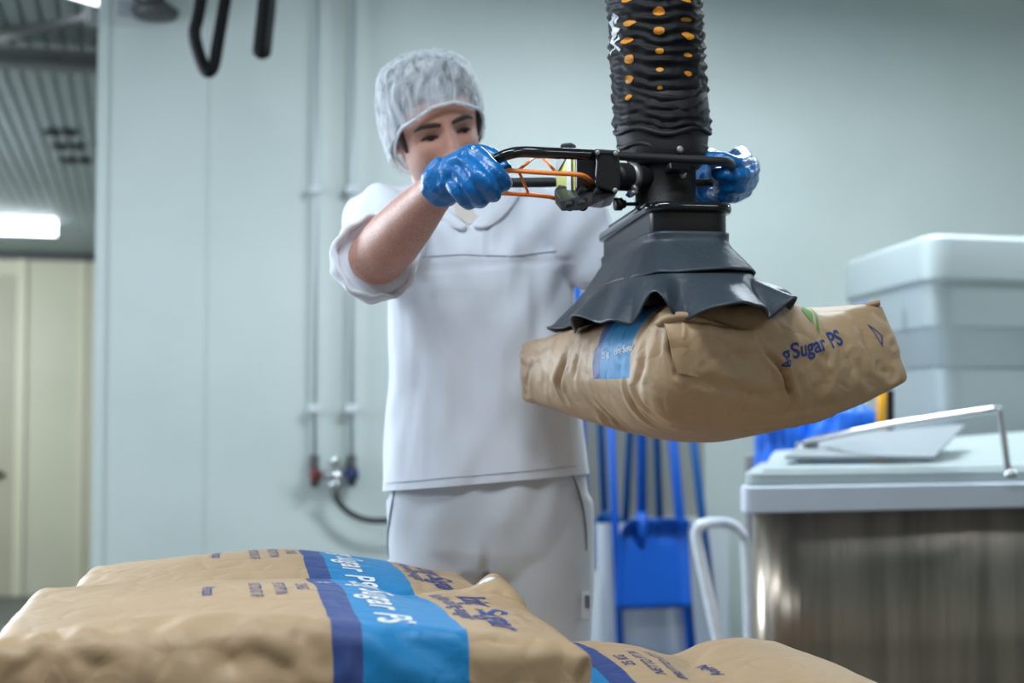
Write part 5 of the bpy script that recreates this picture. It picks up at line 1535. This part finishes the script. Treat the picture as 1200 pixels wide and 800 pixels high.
# ---- shoes
for cx in (-.142, .054):
    rows = []
    for t, wd, ht in ((-.10, .022, .04), (-.085, .034, .075), (-.04, .038, .085), (.0, .038, .075), (.06, .045, .062), (.11, .046, .048), (.15, .034, .036), (.165, .012, .02)):
        rows.append([Vector((cx + wd * math.cos(a), 2.63 - t, ht / 2 + .003 + ht / 2 * math.sin(a))) for a in [2 * PI * i / 20 for i in range(20)]])
    mesh('shoe', loft(rows), M['shoe'], man, sub=1)

# ---- gloves: palm and five fingers each, closed round the bar
def hand(parts, palm, voxel, seed, wrinkle=.0012):
    vfs = [tube(p, r, 18, sub=4) for p, r in parts] + palm
    me = remesh(join(*vfs), voxel, 3, .5)
    co = get_co(me); no = get_no(me)
    h = crumple(co, 60, seed, 6) * wrinkle + vnoise(co, 60, seed) * .0012
    set_co(me, co + no * h[:, None])
    return put('glove', me, M['glove'], man)
D0 = 1.985
fing = []
# index .. little finger of the near hand: knuckle, middle joint, end joint, tip
FN_ = [((557, 181, 1.955), (580, 201, 1.935), (590, 214, 1.955), (585, 214, 1.995), (573, 205, 2.015), .0115),
       ((546, 189, 1.950), (566, 212, 1.928), (578, 226, 1.950), (573, 224, 1.995), (562, 214, 2.020), .0118),
       ((536, 199, 1.955), (552, 220, 1.936), (563, 234, 1.958), (560, 230, 2.000), (550, 220, 2.025), .0112),
       ((528, 210, 1.965), (539, 226, 1.948), (549, 237, 1.968), (548, 233, 2.008), (541, 224, 2.028), .0102)]
for k, mj, j2, ej, tp2, r in FN_:
    fing.append(([P(*k), P(*mj), P(*j2), P(*ej), P(*tp2)], [r * 1.18, r * 1.1, r * 1.06, r * .98, r * .8]))
wr = WRR
for (k, *_r), off in zip(FN_, (0, 1, 2, 3)):
    w0 = P(515 + off * .8, 208 + off * 5, 2.0); fing.append(([w0, w0.lerp(P(*k), .55) + Vector((0, -.008, .002)), P(*k)], [.020, .0175, .0150]))
fing.append(([P(530, 198, 2.0), P(552, 182, 2.02), P(572, 181, 2.02), P(586, 191, 2.015), P(595, 199, 2.005)], [.018, .016, .0130, .0125, .0095]))   # thumb
cuffpts = ([WRR - fa * .025, WRR - fa * .015, WRR + fa * .05, P(530, 206, 1.99)], [.0315, .0325, .033, .034])
g1_ = hand(fing + [cuffpts], [], .0026, 5, .0016)
# far hand, seen from its finger side behind the bar end
fing = []
FB = [((868, 181, 2.23), (874, 189, 2.16), (862, 191, 2.12), (846, 186, 2.11), (828, 184, 2.12), .0115),
      ((879, 193, 2.23), (880, 201, 2.16), (868, 206, 2.12), (852, 205, 2.12), (838, 204, 2.14), .0115),
      ((880, 207, 2.23), (876, 216, 2.17), (864, 219, 2.13), (850, 219, 2.14), (840, 217, 2.16), .0110),
      ((872, 220, 2.24), (864, 229, 2.19), (852, 230, 2.15), (841, 228, 2.16), (833, 225, 2.18), .0102)]
for k, mj, j2, ej, tp2, r in FB:
    fing.append(([P(*k), P(*mj), P(*j2), P(*ej), P(*tp2)], [r * 1.18, r * 1.1, r * 1.05, r * .98, r * .8]))
for (k, *_r), off in zip(FB, (0, 1, 2, 3)):
    w0 = P(832, 210 + off * 6, 2.345); fing.append(([w0, w0.lerp(P(*k), .55) + Vector((.004, .012, .0)), P(*k)], [.020, .018, .0155]))
fing.append(([P(838, 212, 2.32), P(838, 195, 2.28), P(834, 184, 2.23), P(826, 182, 2.18)], [.018, .015, .0130, .0095]))   # thumb over the top
fing.append(([WRL - fl_ * .05, WRL + fl_ * .05, P(838, 215, 2.33)], [.033, .034, .033]))
g2_ = hand(fing, [], .0026, 9, .0016)
